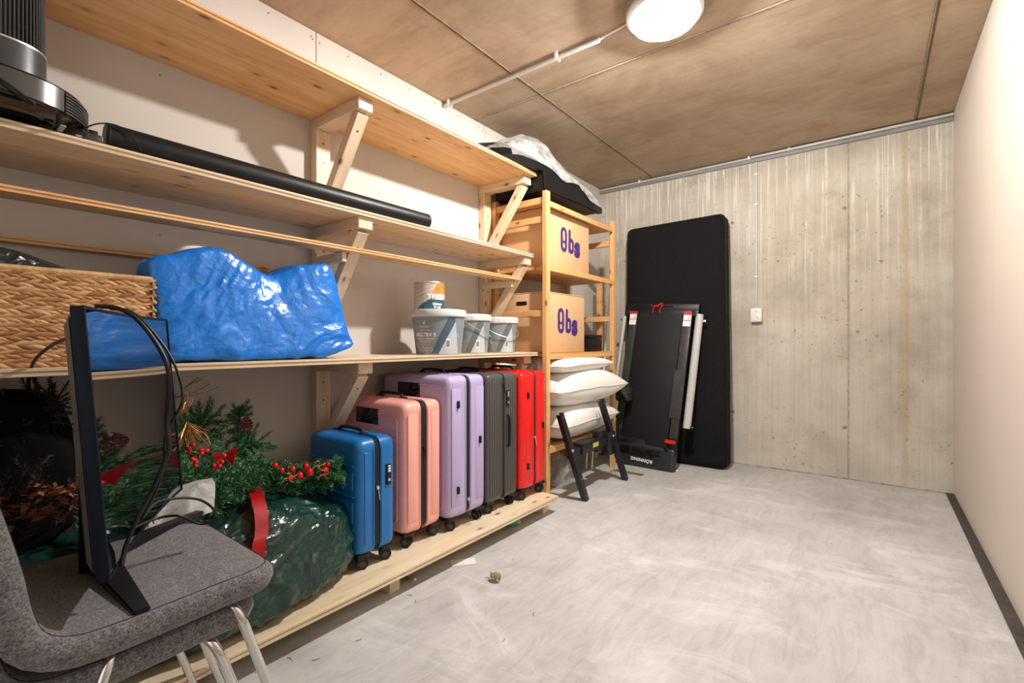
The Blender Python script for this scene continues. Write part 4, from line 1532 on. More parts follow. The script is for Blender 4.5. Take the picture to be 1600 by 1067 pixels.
for yy in (2.62, 3.19):
    O('bolt', cyl(B(), leg_pt(yy, 0.33) + Vector((0.008, 0, 0)), 0.009, 0.009, 0.012, 6, 'X', 0.001), M_SILVER, t)

M_CLEAR = m_film('clear_polythene', (0.8, 0.8, 0.78), 0.28, 0.15)
o = O('clear_bag', blob((0.30, 0.34, 0.22), 26, 2.2, 0.03, 9, 2, shape=lambda p: Vector((p.x * (1 - 0.55 * p.z / 0.22), p.y * (1 - 0.6 * p.z / 0.22), p.z))), M_CLEAR,
      label='crumpled clear plastic bag on the floor beneath the pillows', cat='bag', smooth=25)
o.location = (-1.76, 2.82, 0.001)
o = O('grey_film_bundle', blob((0.34, 0.10, 0.12), 26, 2.6, 0.03, 12, 8), m_film('grey_film', (0.72, 0.68, 0.66), 0.85, 0.3),
      label='crumpled greyish plastic film behind the red suitcase beside the rack post', cat='film', smooth=25)
o.location = (-1.86, 2.61, 0.785)
for yy in (3.62, ):
    o = O('black_bag', blob((0.14, 0.12, 0.16), 18, 2.4, 0.02, 14, 4, shape=lambda p: Vector((p.x, p.y, p.z))), M_BAG, label='small shiny black plastic bag hanging behind the far rack post', cat='bag', smooth=30)
    o.location = (-1.605, 3.575, 0.50)
t = thing('floor_jack', 'dark metal stand low on the floor behind the rack', 'stand', (-1.78, 3.30, 0.0))
for dx in (-0.02, 0.03):
    O('leg', tube(B(), [(dx, 0, 0.001), (dx, 0.02, 0.17)], 0.009, 10, 0), M_SILVER, t)
O('tray', bx((-0.10, -0.14, 0.17), (0.10, 0.10, 0.215), 0.006), M_BLACK, t)

# the dark curved case and film on top of the rack
pr = [(2.16, 2.076), (2.484, 2.076), (2.484, 1.958), (3.18, 1.958), (3.235, 1.972)]
arc = catmull([(0, 3.235, 1.985), (0, 3.16, 2.020), (0, 2.95, 2.082), (0, 2.70, 2.118), (0, 2.45, 2.118), (0, 2.16, 2.102)], 8)
pr += [(p.y, p.z) for p in arc]
bm = B()
xa, xb = -2.05, -1.665
A = [bm.verts.new((xa, y, z)) for y, z in pr]
Bq = [bm.verts.new((xb + 0.04 * ((y - 2.16) / 1.07) - (0.05 if y < 2.2 else 0), y, z)) for y, z in pr]
n = len(pr)
for i in range(n):
    bm.faces.new((A[i], A[(i + 1) % n], Bq[(i + 1) % n], Bq[i]))
bm.faces.new(list(reversed(A)))
bm.faces.new(Bq)
bmesh.ops.bevel(bm, geom=[e for e in bm.edges if abs(e.verts[0].co.x - e.verts[1].co.x) < 0.06 and e.verts[0].co.x > -1.8 and e.verts[1].co.x > -1.8], offset=0.006, segments=2, affect='EDGES')
t = thing('curved_case', 'large black curved case lying on top of the rack and topmost shelf', 'case', (0, 0, 0))
O('case_body', bm, plain('case_black', (0.005, 0.005, 0.0055), 0.45, var=0.2, spec=0.25), t, smooth=30)
O('end_block', bx((-1.66, 3.10, 1.960), (-1.622, 3.225, 2.005), 0.004), M_BLACK, t)
o = O('black_box', box(B(), (0, 0, 0.045), (0.16, 0.42, 0.09), 0.008), M_BLACK, label='long black box tilted against the wall under the bubble film', cat='box')
o.location = (-2.035, 2.36, 2.20)
o.rotation_euler = (R(20), 0, 0)


def film_shape():
    bm = B()
    n, m_ = 90, 44
    V = {}
    prof = [(2.10, 2.13, 0.3), (2.22, 2.21, 0.6), (2.42, 2.33, 0.9), (2.62, 2.40, 1.0), (2.78, 2.31, 1.0), (2.98, 2.20, 0.9), (3.15, 2.12, 0.7), (3.22, 2.03, 0.5), (3.27, 1.985, 0.35)]
    pc = catmull([(a, b_, c_) for a, b_, c_ in prof], 12)
    n = len(pc) - 1
    for i in range(n + 1):
        y, zt, wd = pc[i]
        for j in range(m_ + 1):
            a = j / m_
            # from the wall side over the crest and down the front
            x = -2.06 + 0.40 * a * (0.85 + 0.15 * wd)
            base = 2.112 if y < 2.70 else 2.114 - (y - 2.70) ** 2 * 0.42
            crest = math.sin(math.pi * min(1, 0.15 + a * 0.85)) ** 0.6 if a < 1 else 0
            z = base + (zt - base) * crest
            f = fold((x * 1.3, y, z), 9, 4) * 0.026
            if a > 0.84:
                h_ = (a - 0.84) / 0.16
                x = -1.672 + 0.04 * ((y - 2.16) / 1.07) + 0.010 + 0.006 * h_
                wy = max(0.0, min(1.0, (y - 2.35) / 0.4))
                z = base + 0.012 - h_ * (0.045 + 0.018 * math.sin(y * 17)) * wy
                f *= 0.35
            V[i, j] = bm.verts.new((x + f * 0.5, y + f * 0.3, min(z + f, 2.475)))
    for i in range(n):
        for j in range(m_):
            bm.faces.new((V[i, j], V[i + 1, j], V[i + 1, j + 1], V[i, j + 1]))
    return bm
o = O('bubble_film', film_shape(), m_film('bubble_wrap', (0.70, 0.69, 0.67), 0.5, 0.3), label='translucent whitish bubble film draped over the black case on the rack', cat='film', smooth=25)

# ================================================================ mattress and treadmill
t = thing('mattress', 'tall black cloth-covered mattress standing against the concrete wall', 'mattress', (-1.315, 3.872, 0.002), (R(-3.1), R(-1.2), 0))
bm = B()
addbx(bm, (-0.415, 0, 0), (0.415, 0.175, 2.02), 0.052, 6)
O('cover', bm, M_MATT, t, smooth=50)
bm = B()
for yy in (0.048, 0.128):
    ring = []
    for cx, cz, a0 in ((0.363, 1.968, 0), (-0.363, 1.968, 90), (-0.363, 0.052, 180), (0.363, 0.052, 270)):
        for k in range(7):
            a = R(a0 + 15 * k)
            ring.append((cx + 0.0525 * math.cos(a), yy, cz + 0.0525 * math.sin(a)))
    tube(bm, ring + [ring[0]], 0.003, 6, 0, closed=True)
O('piping', bm, M_BLACK, t)

t = thing('treadmill', 'folded black walking treadmill leaning upside down against the mattress', 'treadmill', (-1.468, 3.575, 0.004), (R(-11.5), R(3.0), 0))
M_BELT = plain('belt_rubber', (0.009, 0.0085, 0.009), 0.62, spec=0.25, var=0.1, bs=0.15, bscale=300)
M_HOOD = plain('hood_plastic', (0.02, 0.022, 0.026), 0.28, var=0.05)
bm = B()
addbx(bm, (-0.262, 0.006, 0.0), (0.262, 0.078, 0.195), 0.045, 5)
O('motor_hood', bm, M_HOOD, t)
O('display_window', box(B(), (-0.04, 0.0055, 0.118), (0.36, 0.006, 0.068), 0.0028, 2), M_BLACKG, t)
tt = text_bm('RÖNNING', 0.034, 0.0014, spacing=1.15)
bm = merge(B(), tt, Matrix.Translation((0.0, 0.0045, 0.060)) @ Matrix.Rotation(R(90), 4, 'X') @ Matrix.Rotation(R(180), 4, 'Z'))
O('lettering', bm, M_WHITE, t, smooth=0, kind='stuff', label='white lettering upside down')
O('base_frame', bx((-0.255, 0.030, 0.13), (0.255, 0.070, 1.30), 0.006), M_BLACK, t)
O('running_belt', bx((-0.195, 0.014, 0.14), (0.185, 0.034, 1.262), 0.008, 3), M_BELT, t)
for sx in (-1, 1):
    xa = -0.262 if sx < 0 else 0.192
    rl = O('side_rail', bx((xa, 0.012, 0.14), (xa + 0.068, 0.05, 1.275), 0.004), M_BLACK, t)
    bm = B()
    for k in range(5):
        addbx(bm, (xa + 0.009 + k * 0.0115, 0.0108, 0.27), (xa + 0.0108 + k * 0.0115, 0.0125, 1.255), 0.0)
    O('rail_groove', bm, plain('groove_grey', srgb(120, 116, 112), 0.4), rl)
    bm = B()
    addbx(bm, (xa + 0.004, 0.0075, 1.155), (xa + 0.064, 0.0092, 1.272), 0.0, mi=0)
    addbx(bm, (xa + 0.004, 0.0068, 1.248), (xa + 0.064, 0.0074, 1.272), 0.0, mi=1)
    addbx(bm, (xa + 0.004, 0.0068, 1.200), (xa + 0.064, 0.0074, 1.206), 0.0, mi=1)
    for k in range(3):
        addbx(bm, (xa + 0.04, 0.0068, 1.214 + k * 0.009), (xa + 0.058, 0.0074, 1.217 + k * 0.009), 0.0, mi=2)
    O('warning_label', bm, [M_WHITE, M_RED, M_GREYP], rl, smooth=0)
O('rubber_pad', bx((0.176, 0.004, 0.42), (0.262, 0.014, 0.80), 0.004), plain('pad_rubber', (0.035, 0.034, 0.034), 0.8, var=0.2, bs=0.5, bscale=160), t)
O('red_sticker', bx((0.166, 0.0085, 0.225), (0.246, 0.0095, 0.252), 0.0), M_RED, t)
O('switch_knob', cyl(B(), (0.186, 0.002, 0.182), 0.018, 0.018, 0.02, 24, 'Y', 0.003), M_BLACKG, t)
bm = B()
addbx(bm, (-0.32, 0.03, 1.285), (0.30, 0.075, 1.345), 0.005)
addbx(bm, (0.245, 0.03, 1.24), (0.30, 0.075, 1.30), 0.005)
addbx(bm, (-0.32, 0.03, 1.24), (-0.265, 0.075, 1.30), 0.005)
hd = O('handle_frame', bm, M_BLACK, t)
O('grip_slot', box(B(), (0.04, 0.0295, 1.322), (0.11, 0.004, 0.013), 0.0018, 2), M_BLACKG, hd)
M_GREYL = plain('light_grey_paint', srgb(190, 188, 184), 0.35, var=0.03)
for sx in (-1, 1):
    bm = B()
    tube(bm, [(sx * 0.315 - 0.01, 0.055, 0.36), (sx * 0.315 - 0.01, 0.055, 1.262)], 0.030 if sx > 0 else 0.016, 18, 0)
    ar = O('folded_upright', bm, M_GREYL, t, label='light grey tubular upright')
    O('clamp_bolt', cyl(B(), (sx * 0.345, 0.05, 1.21), 0.012, 0.012, 0.03, 12, 'X', 0.002), M_SILVER, ar)
    O('hinge', cyl(B(), (sx * 0.315, 0.055, 0.37), 0.014, 0.014, 0.075, 14, 'X', 0.002), M_BLACK, ar)
bm = B()
for dx in (-0.03, 0.03):
    O('foot_wheel', cyl(B(), (0.27, 0.05, 0.03), 0.012, 0.012, 0.02, 14, 'X', 0.002), M_SILVER, t) if dx > 0 else None
bm.free()
st = B()
tube(st, [(-0.07, 0.026, 1.262), (-0.065, 0.024, 1.30), (-0.05, 0.022, 1.33), (-0.03, 0.022, 1.315), (-0.02, 0.022, 1.34), (0.0, 0.022, 1.325), (-0.01, 0.024, 1.29), (-0.005, 0.026, 1.262)], 0.0032, 6, 6)
tube(st, [(-0.09, 0.022, 1.335), (-0.06, 0.021, 1.315), (-0.03, 0.021, 1.33), (0.0, 0.021, 1.35), (0.015, 0.021, 1.318)], 0.0028, 6, 6)
o = O('red_string', st, M_RED, label='red string tied round the treadmill handle', cat='string')
o.location = (-1.468, 3.575, 0.004)
o.rotation_euler = (R(-11.5), R(3.0), 0)

# ================================================================ chairs
CH_W = 0.225


def chair_profile():
    pts = [(-0.262, 0.96), (-0.235, 0.86), (-0.205, 0.76), (-0.180, 0.65), (-0.170, 0.59), (-0.155, 0.545), (-0.120, 0.523), (-0.06, 0.518), (0.04, 0.520), (0.13, 0.522), (0.19, 0.518), (0.225, 0.505)]
    P = catmull([(0, a, b_) for a, b_ in pts], 6)
    return P


def upholstered_shell():
    P = chair_profile()
    L = [0]
    for a, b_ in zip(P, P[1:]):
        L.append(L[-1] + (b_ - a).length)
    LT = L[-1]
    def at_s(s):
        s = max(0, min(LT, s))
        for i in range(len(L) - 1):
            if s <= L[i + 1]:
                k = (s - L[i]) / (L[i + 1] - L[i])
                p = P[i].lerp(P[i + 1], k)
                i0, i1 = max(0, i - 1), min(len(P) - 1, i + 2)
                d = (P[i1] - P[i0]).normalized()
                return p, Vector((0, -d.z, d.y))
        return P[-1], Vector((0, 0, 1))
    hs, hw, rc, T = LT / 2, CH_W, 0.075, 0.048
    def bound(cu, cv):
        # distance to the rounded rectangle border along a direction
        sx = hs / max(abs(cu), 1e-9)
        sy = hw / max(abs(cv), 1e-9)
        k = min(sx, sy)
        x, y = cu * k, cv * k
        ax, ay = abs(x), abs(y)
        if ax > hs - rc and ay > hw - rc:
            # solve |t*(cu,cv) - corner| = rc
            cxp, cyp = hs - rc, hw - rc
            a = cu * cu + cv * cv
            b_ = -2 * (abs(cu) * cxp + abs(cv) * cyp)
            c_ = cxp ** 2 + cyp ** 2 - rc * rc
            dsc = max(0, b_ * b_ - 4 * a * c_)
            k = (-b_ + math.sqrt(dsc)) / (2 * a)
        return k
    bm = B()
    nu, nv = 90, 44
    top, bot = {}, {}
    edge_loop = []
    def ease(q):
        return math.sin(q * math.pi / 2)
    for i in range(nu + 1):
        for j in range(nv + 1):
            u, v = ease(2 * i / nu - 1), ease(2 * j / nv - 1)
            m_ = max(abs(u), abs(v))
            if m_ < 1e-6:
                x = y = 0
                dist = hw
            else:
                cu, cv = u / m_ * hs, v / m_ * hw
                k = bound(cu, cv)
                x, y = cu * k * m_, cv * k * m_
                dist = (1 - m_) * hw * 1.6
            r_ = 0.022
            th = T / 2 * (math.sqrt(max(0, 1 - (1 - min(dist / r_, 1)) ** 2)))
            p, nn = at_s(x + hs)
            ctr = p - nn * T / 2
            q = Vector((y, 0, 0))
            top[i, j] = bm.verts.new(ctr + q + nn * th)
            if i in (0, nu) or j in (0, nv):
                bot[i, j] = top[i, j]
            else:
                bot[i, j] = bm.verts.new(ctr + q - nn * th)
    for i in range(nu):
        for j in range(nv):
            bm.faces.new((top[i, j], top[i + 1, j], top[i + 1, j + 1], top[i, j + 1]))
            bm.faces.new((bot[i, j], bot[i, j + 1], bot[i + 1, j + 1], bot[i + 1, j]))
    # seam piping inset from the border on the top surface
    ring = []
    for k in range(120):
        a = 2 * math.pi * k / 120
        # walk the rounded rectangle
        cu, cv = math.cos(a), math.sin(a)
        kk = bound(cu, cv)
        ins = 0.018
        x, y = cu * kk, cv * kk
        x = math.copysign(max(0, abs(x) - ins), x)
        y = math.copysign(max(0, abs(y) - ins), y)
        p, nn = at_s(x + hs)
        ring.append(p + Vector((y, 0, 0)) - nn * 0.0004)
    pb = tube(B(), ring + [ring[0]], 0.0016, 6, 0, closed=True)
    return bm, pb


def make_chair(label, loc):
    t = thing('chair', label, 'chair', loc, group='stacked grey felt chairs')
    sh, pb = upholstered_shell()
    s_ = O('upholstered_seat', sh, M_FELT, t, smooth=80)
    O('seam', pb, plain('seam_thread', srgb(34, 33, 36), 0.9), s_)
    for sx in (-1, 1):
        O('leg', tube(B(), [(sx * 0.13, 0.10, 0.463), (sx * 0.175, 0.118, 0.461), (sx * 0.197, 0.130, 0.443), (sx * 0.205, 0.145, 0.40), (sx * 0.212, 0.20, 0.22), (sx * 0.217, 0.27, 0.003)], 0.0095, 14, 6), M_CHROME, t)
        O('leg', tube(B(), [(sx * 0.13, -0.04, 0.463), (sx * 0.175, -0.065, 0.461), (sx * 0.197, -0.078, 0.443), (sx * 0.203, -0.095, 0.40), (sx * 0.21, -0.16, 0.22), (sx * 0.215, -0.24, 0.003)], 0.0095, 14, 6), M_CHROME, t)
    O('cross_rail', tube(B(), [(-0.13, 0.05, 0.460), (0.13, 0.05, 0.460)], 0.0085, 12, 0), M_CHROME, t)
    O('under_plate', bx((-0.12, -0.02, 0.462), (0.12, 0.12, 0.470), 0.002), M_BLACK, t)
    return t
ch = make_chair('grey felt chair on top of the stack, monitor standing on its seat', (-1.235, 0.295, 0.0))
ch2 = dup(ch, (-1.255, 0.262, -0.062), (0, 0, 0), 'grey felt chair underneath, nested below the upper chair')

# ================================================================ monitor on the chair
MON = (-1.290, 0.352, 0.5205)
mon = thing('monitor', 'black glossy computer monitor standing on the upper grey chair', 'monitor', MON, (0, 0, R(-28.2)))
TILT = Matrix.Translation((0, 0.0, 0.066)) @ Matrix.Rotation(R(4.2), 4, 'X')


def curved_slab(w_, z0, z1, yf, yb, sag, inset=0.0, n=36):
    """panel bowed toward -y in the middle"""
    bm = B()
    V = []
    for i in range(n + 1):
        x = -w_ / 2 + w_ * i / n
        s_ = -sag * (1 - (2 * x / w_) ** 2)
        V.append([bm.verts.new((x, yf + s_, z0)), bm.verts.new((x, yf + s_, z1)), bm.verts.new((x, yb + s_, z1)), bm.verts.new((x, yb + s_, z0))])
    for a, b_ in zip(V, V[1:]):
        for k in range(4):
            bm.faces.new((a[k], a[(k + 1) % 4], b_[(k + 1) % 4], b_[k]))
    bm.faces.new(V[0])
    bm.faces.new(V[-1])
    return bm
m, nt, b = newmat('screen_glass')
b.inputs['Base Color'].default_value = (0.004, 0.004, 0.005, 1)
b.inputs['Roughness'].default_value = 0.025
b.inputs['Specular IOR Level'].default_value = 0.8
b.inputs['Coat Weight'].default_value = 1.0
b.inputs['Coat Roughness'].default_value = 0.02
M_SCR = m
O('screen', curved_slab(0.545, 0.004, 0.471, 0.0, -0.004, 0.014), M_SCR, mon, mtx=TILT, smooth=40)
M_BEZ = plain('bezel_navy', (0.004, 0.008, 0.016), 0.5, var=0.05, spec=0.15)
bz = B()
def bez(x0, x1, z0, z1):
    tt = curved_slab(0.556, z0, z1, 0.002, -0.016, 0.014)
    bmesh.ops.delete(tt, geom=[v for v in tt.verts if v.co.x < x0 or v.co.x > x1], context='VERTS')
    merge(bz, tt)
merge(bz, curved_slab(0.556, 0.471, 0.476, 0.002, -0.016, 0.014))
merge(bz, curved_slab(0.556, 0.0, 0.005, 0.002, -0.016, 0.014))
addbx(bz, (0.2725, -0.017, 0), (0.279, 0.0025, 0.476), 0.001)
addbx(bz, (-0.279, -0.017, 0), (-0.2725, 0.0025, 0.476), 0.001)
O('bezel', bz, M_BEZ, mon, mtx=TILT, smooth=40)
bk = B()
tt = bmesh.new()
bmesh.ops.create_cube(tt, size=1)
bmesh.ops.scale(tt, vec=(0.55, 0.022, 0.468), verts=tt.verts)
for v in tt.verts:
    if v.co.y < 0:
        v.co.x *= 0.9
        v.co.z *= 0.9
bmesh.ops.bevel(tt, geom=tt.edges[:], offset=0.008, segments=3, affect='EDGES')
merge(bk, tt, Matrix.Translation((0, -0.029, 0.238)))
O('back_cover', bk, plain('back_cover_grey', srgb(96, 92, 90), 0.5), mon, mtx=TILT)
st = B()
addbx(st, (-0.055, -0.115, 0.03), (-0.018, -0.085, 0.33), 0.004)
addbx(st, (0.018, -0.115, 0.03), (0.055, -0.085, 0.33), 0.004)
addbx(st, (-0.055, -0.115, 0.0), (0.055, -0.085, 0.07), 0.004)
addbx(st, (-0.055, -0.115, 0.15), (0.055, -0.085, 0.33), 0.004)
addbx(st, (-0.04, -0.10, 0.25), (0.04, -0.05, 0.33), 0.004)
O('stand_pillar', st, M_BLACK, mon)
for sx in (-1, 1):
    ft = B()
    a, b_ = Vector((0, -0.10, 0.014)), Vector((sx * 0.27, 0.045, 0.006))
    L = (b_ - a).length
    tt = bmesh.new()
    bmesh.ops.create_cube(tt, size=1)
    for v in tt.verts:
        v.co = Vector(((v.co.x + 0.5) * L, v.co.y * (0.055 if v.co.x < 0 else 0.026), (v.co.z + 0.5) * (0.022 if v.co.x < 0 else 0.011) - 0.006))
    bmesh.ops.bevel(tt, geom=tt.edges[:], offset=0.003, segments=2, affect='EDGES')
    x = (b_ - a).normalized()
    y = Vector((0, 0, 1)).cross(x).normalized()
    mm = Matrix((x, y, x.cross(y))).transposed().to_4x4()
    mm.translation = Vector((0, -0.10, 0.007))
    merge(ft, tt, mm)
    O('foot', ft, M_BLACK, mon)

# cables of the monitor
def W3(px, py, d):
    u, v = (px - 800) / F_PX, -(py - 533.5) / F_PX
    return Vector((-SS + u * SC, SC + u * SS, v)) * d + Vector((0, 0, 1.0))
cb = [W3(150, 478, 0.93), W3(185, 482, 0.93), W3(215, 500, 0.94), W3(245, 538, 0.95), W3(262, 575, 0.95), W3(265, 620, 0.95), W3(261, 660, 0.95), W3(264, 700, 0.94), W3(252, 735, 0.93), W3(232, 778, 0.92), W3(212, 815, 0.90), W3(196, 855, 0.885), W3(190, 885, 0.87)]
O('monitor_cable', tube(B(), cb, 0.0042, 10, 8), M_BLACK, label='thick black cable looping down in front of the monitor screen', cat='cable')
cb = [W3(172, 482, 0.95), W3(205, 487, 0.96), W3(240, 520, 0.97), W3(268, 560, 0.98), W3(283, 600, 0.98), W3(284, 630, 0.97), W3(268, 660, 0.97), W3(258, 690, 0.95), W3(256, 730, 0.94), W3(240, 775, 0.93), W3(222, 810, 0.92),
      W3(245, 785, 0.98), W3(285, 778, 1.04), W3(315, 782, 1.08), W3(334, 797, 1.10), W3(330, 814, 1.10), W3(310, 818, 1.09), W3(280, 806, 1.06), W3(245, 810, 1.04), W3(205, 826, 0.97)]
O('thin_cable', tube(B(), cb, 0.0028, 8, 8), M_BLACK, label='thinner black cable ending in a loop over the edge of the chair seat', cat='cable')
cb = [W3(46, 612, 1.25), W3(45, 590, 1.22), W3(55, 562, 1.18), W3(80, 540, 1.12), W3(106, 528, 1.02), W3(122, 520, 0.93)]
O('rear_cable', tube(B(), cb, 0.004, 8, 8), M_BLACK, label='black cable hanging from behind the monitor across the basket', cat='cable')

# ================================================================ green bag and Christmas greenery
M_GREEN = m_crinkle('dark_green_plastic', srgb(16, 52, 44), 0.22, 12, 0.35, 0.010, var=0.3, spec=0.6)


def green_shape(p):
    y = p.y / 0.51
    z = p.z
    k = 1.0
    if y > 0.55:
        k = 1 - 0.10 * ((y - 0.55) / 0.45) ** 1.5
    x = p.x * (1.0 - 0.25 * max(0, z / 0.34) ** 1.5) * k
    z = z * (k * 0.9 + 0.1) * (1 + 0.06 * math.sin(p.y * 11))
    if p.x > 0:
        x += 0.05 * math.exp(-((y - 0.15) / 0.4) ** 2) * (1 - z / 0.4)
    return Vector((x, p.y, z))
o = O('garden_sack', blob((0.54, 1.02, 0.33), 120, 4.5, 0.013, 30, 21, shape=green_shape), M_GREEN, smooth=16,
      label='long dark green crinkled plastic sack full of decorations on the low deck', cat='bag')
o.location = (-1.785, 0.610, ZD + 0.001)
# red webbing straps over the sack
rs = B()
def strap(pts, w_):
    P = catmull(pts, 6)
    V = [(rs.verts.new(p + Vector((0, -w_ / 2, 0))), rs.verts.new(p + Vector((0, w_ / 2, 0)))) for p in P]
    for a, b_ in zip(V, V[1:]):
        rs.faces.new((a[0], a[1], b_[1], b_[0]))
strap([ray(398, 762, x=-1.72), ray(402, 776, x=-1.62), ray(408, 800, x=-1.565), ray(409, 830, x=-1.53), ray(405, 850, x=-1.51), ray(402, 880, x=-1.50)], 0.042)
bmesh.ops.solidify(rs, geom=rs.faces[:], thickness=0.003)
O('red_strap', rs, M_RED, label='bright red webbing strap over the front of the green sack', cat='strap')
rs = B()
strap([(-1.62, 0.50, 0.462), (-1.56, 0.505, 0.440), (-1.52, 0.51, 0.40)], 0.05)
bmesh.ops.solidify(rs, geom=rs.faces[:], thickness=0.003)
O('red_ribbon_end', rs, M_RED, label='short red ribbon end on the sack just behind the chair seat', cat='ribbon')


def needles(name, mats, stems, nlen, per_m, parent=None, spread=1.0, seed=1, wid=0.0016, **kw):
    """many flat needles along branch stems: one object"""
    rnd = random.Random(seed)
    vs, fs, mi = [], [], []
    for a, b_, sc in stems:
        a, b_ = Vector(a), Vector(b_)
        d = b_ - a
        L = d.length
        if L < 1e-4:
            continue
        d.normalize()
        n = max(4, int(L * per_m))
        s1 = d.orthogonal().normalized()
        s2 = d.cross(s1)
        for i in range(n):
            k = i / n
            p = a + (b_ - a) * k
            an = rnd.uniform(0, 2 * math.pi)
            out = s1 * math.cos(an) + s2 * math.sin(an)
            dr = (out * spread + d * rnd.uniform(0.5, 1.1)).normalized()
            l = nlen * sc * rnd.uniform(0.7, 1.1) * (1 - 0.35 * k)
            sd = dr.cross(Vector((rnd.uniform(-1, 1), rnd.uniform(-1, 1), rnd.uniform(-1, 1)))).normalized() * wid
            o = len(vs)
            vs += [p - sd, p + sd, p + dr * l]
            fs.append((o, o + 1, o + 2))
            mi.append(1 if rnd.random() < 0.35 else 0)
        # woody stem
        o = len(vs)
        w_ = 0.0022
        for q in (a, b_):
            for c_ in range(3):
                an = 2 * math.pi * c_ / 3
                vs.append(q + (s1 * math.cos(an) + s2 * math.sin(an)) * w_)
        for c_ in range(3):
            fs.append((o + c_, o + (c_ + 1) % 3, o + 3 + (c_ + 1) % 3, o + 3 + c_))
            mi.append(0)
    me = bpy.data.meshes.new(name)
    me.from_pydata([tuple(v) for v in vs], [], fs)
    for m_ in mats:
        me.materials.append(m_)
    me.polygons.foreach_set('material_index', mi)
    o = bpy.data.objects.new(name, me)
    C.objects.link(o)
    if parent:
        o.parent = parent
    setp(o, **kw)
    return o


M_FIR = plain('fir_dark', srgb(32, 88, 52), 0.5, var=0.3, vs=20)
M_FIR2 = plain('fir_bright', srgb(112, 172, 116), 0.45, var=0.3, vs=20)
M_GOLD = plain('gold_foil', srgb(190, 130, 80), 0.3, 0.7, var=0.2)
M_BROWN = plain('dried_leaf', srgb(40, 26, 18), 0.7, var=0.4, vs=20)
M_BROWN2 = plain('dried_twig', srgb(74, 56, 40), 0.7, var=0.4, vs=20)
M_REDG = plain('red_bauble', srgb(200, 20, 22), 0.14, 0.25, var=0.05)


def branch_stems(path, rnd, n, length, wobble=0.35, up=0.0, lo=0.6):
    P = catmull(path, 8)
    st = [(P[i], P[i + 1], 0.8) for i in range(len(P) - 1)]
    for i in range(n):
        k = rnd.uniform(0, len(P) - 2)
        p = P[int(k)]
        d = (P[int(k) + 1] - P[int(k)]).normalized()
        s1 = d.orthogonal().normalized()
        s2 = d.cross(s1)
        an = rnd.uniform(0, 2 * math.pi)
        out = (s1 * math.cos(an) + s2 * math.sin(an) + d * rnd.uniform(-0.1, 0.9) + Vector((0, 0, up))).normalized()
        L = length * rnd.uniform(lo, 1.1)
        q = p + out * L * 0.55
        e = q + (out + Vector((rnd.uniform(-wobble, wobble), rnd.uniform(-wobble, wobble), rnd.uniform(-wobble, wobble)))).normalized() * L * 0.45
        st += [(p, q, 1.0), (q, e, 1.0)]
    return st
rnd = random.Random(5)
# the thin garland running right to the blue suitcase
gl = thing('fir_garland', 'green fir garland with shiny red baubles lying on the green sack', 'garland', (0, 0, 0))
pth = [(-1.80, 0.78, 0.535), (-1.75, 0.86, 0.50), (-1.71, 0.93, 0.485), (-1.66, 1.00, 0.49), (-1.64, 1.045, 0.50)]
stt = branch_stems(pth, rnd, 360, 0.066, up=0.1)
needles('fir_needles', [M_FIR, M_FIR2], stt, 0.021, 900, gl, seed=2, wid=0.0013, kind='stuff')
for i, (px, py, r) in enumerate(((440, 735, 0.010), (457, 733, 0.011), (453, 746, 0.012), (468, 743, 0.013), (483, 738, 0.016), (478, 728, 0.011), (508, 735, 0.014), (430, 727, 0.010), (512, 726, 0.009))):
    p = ray(px, py, x=-1.635)
    bm = B()
    bmesh.ops.create_uvsphere(bm, u_segments=20, v_segments=14, radius=r, matrix=Matrix.Translation(p))
    cyl(bm, p + Vector((0, 0, r + 0.002)), 0.003, 0.003, 0.005, 8)
    O('bauble', bm, M_REDG, gl)
for i, (px, py) in enumerate(((452, 747), (507, 742), (498, 728))):
    p = ray(px, py, x=-1.615)
    bm = B()
    for a in range(4):
        tube(bm, [p, p + Vector((0.004, 0.018 * math.cos(a * 1.6), 0.014 * math.sin(a * 1.6) + 0.004)), p + Vector((0.002, 0.03 * math.cos(a * 1.6 + .4), 0.02 * math.sin(a * 1.6 + .4)))], 0.0016, 5, 4)
    O('gold_bow', bm, M_GOLD, gl)
# the bushy heap of fir branches
fb = thing('fir_branches', 'heap of green artificial fir branches with red bow behind the chair', 'branches', (0, 0, 0))
stt = []
for path, n, L in (
        ([(-1.72, 0.44, 0.50), (-1.78, 0.60, 0.56), (-1.84, 0.74, 0.60), (-1.88, 0.84, 0.61)], 130, 0.10),
        ([(-1.75, 0.50, 0.56), (-1.88, 0.62, 0.67), (-1.95, 0.70, 0.72)], 80, 0.09),
        ([(-1.88, 0.78, 0.62), (-1.95, 0.80, 0.68), (-1.98, 0.81, 0.745)], 50, 0.055),
        ([(-1.66, 0.50, 0.50), (-1.70, 0.62, 0.51), (-1.74, 0.72, 0.51), (-1.78, 0.80, 0.52)], 110, 0.085),
        ([(-1.68, 0.30, 0.48), (-1.70, 0.40, 0.50), (-1.68, 0.50, 0.48)], 60, 0.085)):
    stt += branch_stems(path, rnd, n, L, up=0.2)
needles('fir_needles', [M_FIR, M_FIR2], stt, 0.026, 900, fb, seed=3, wid=0.0014, kind='stuff')
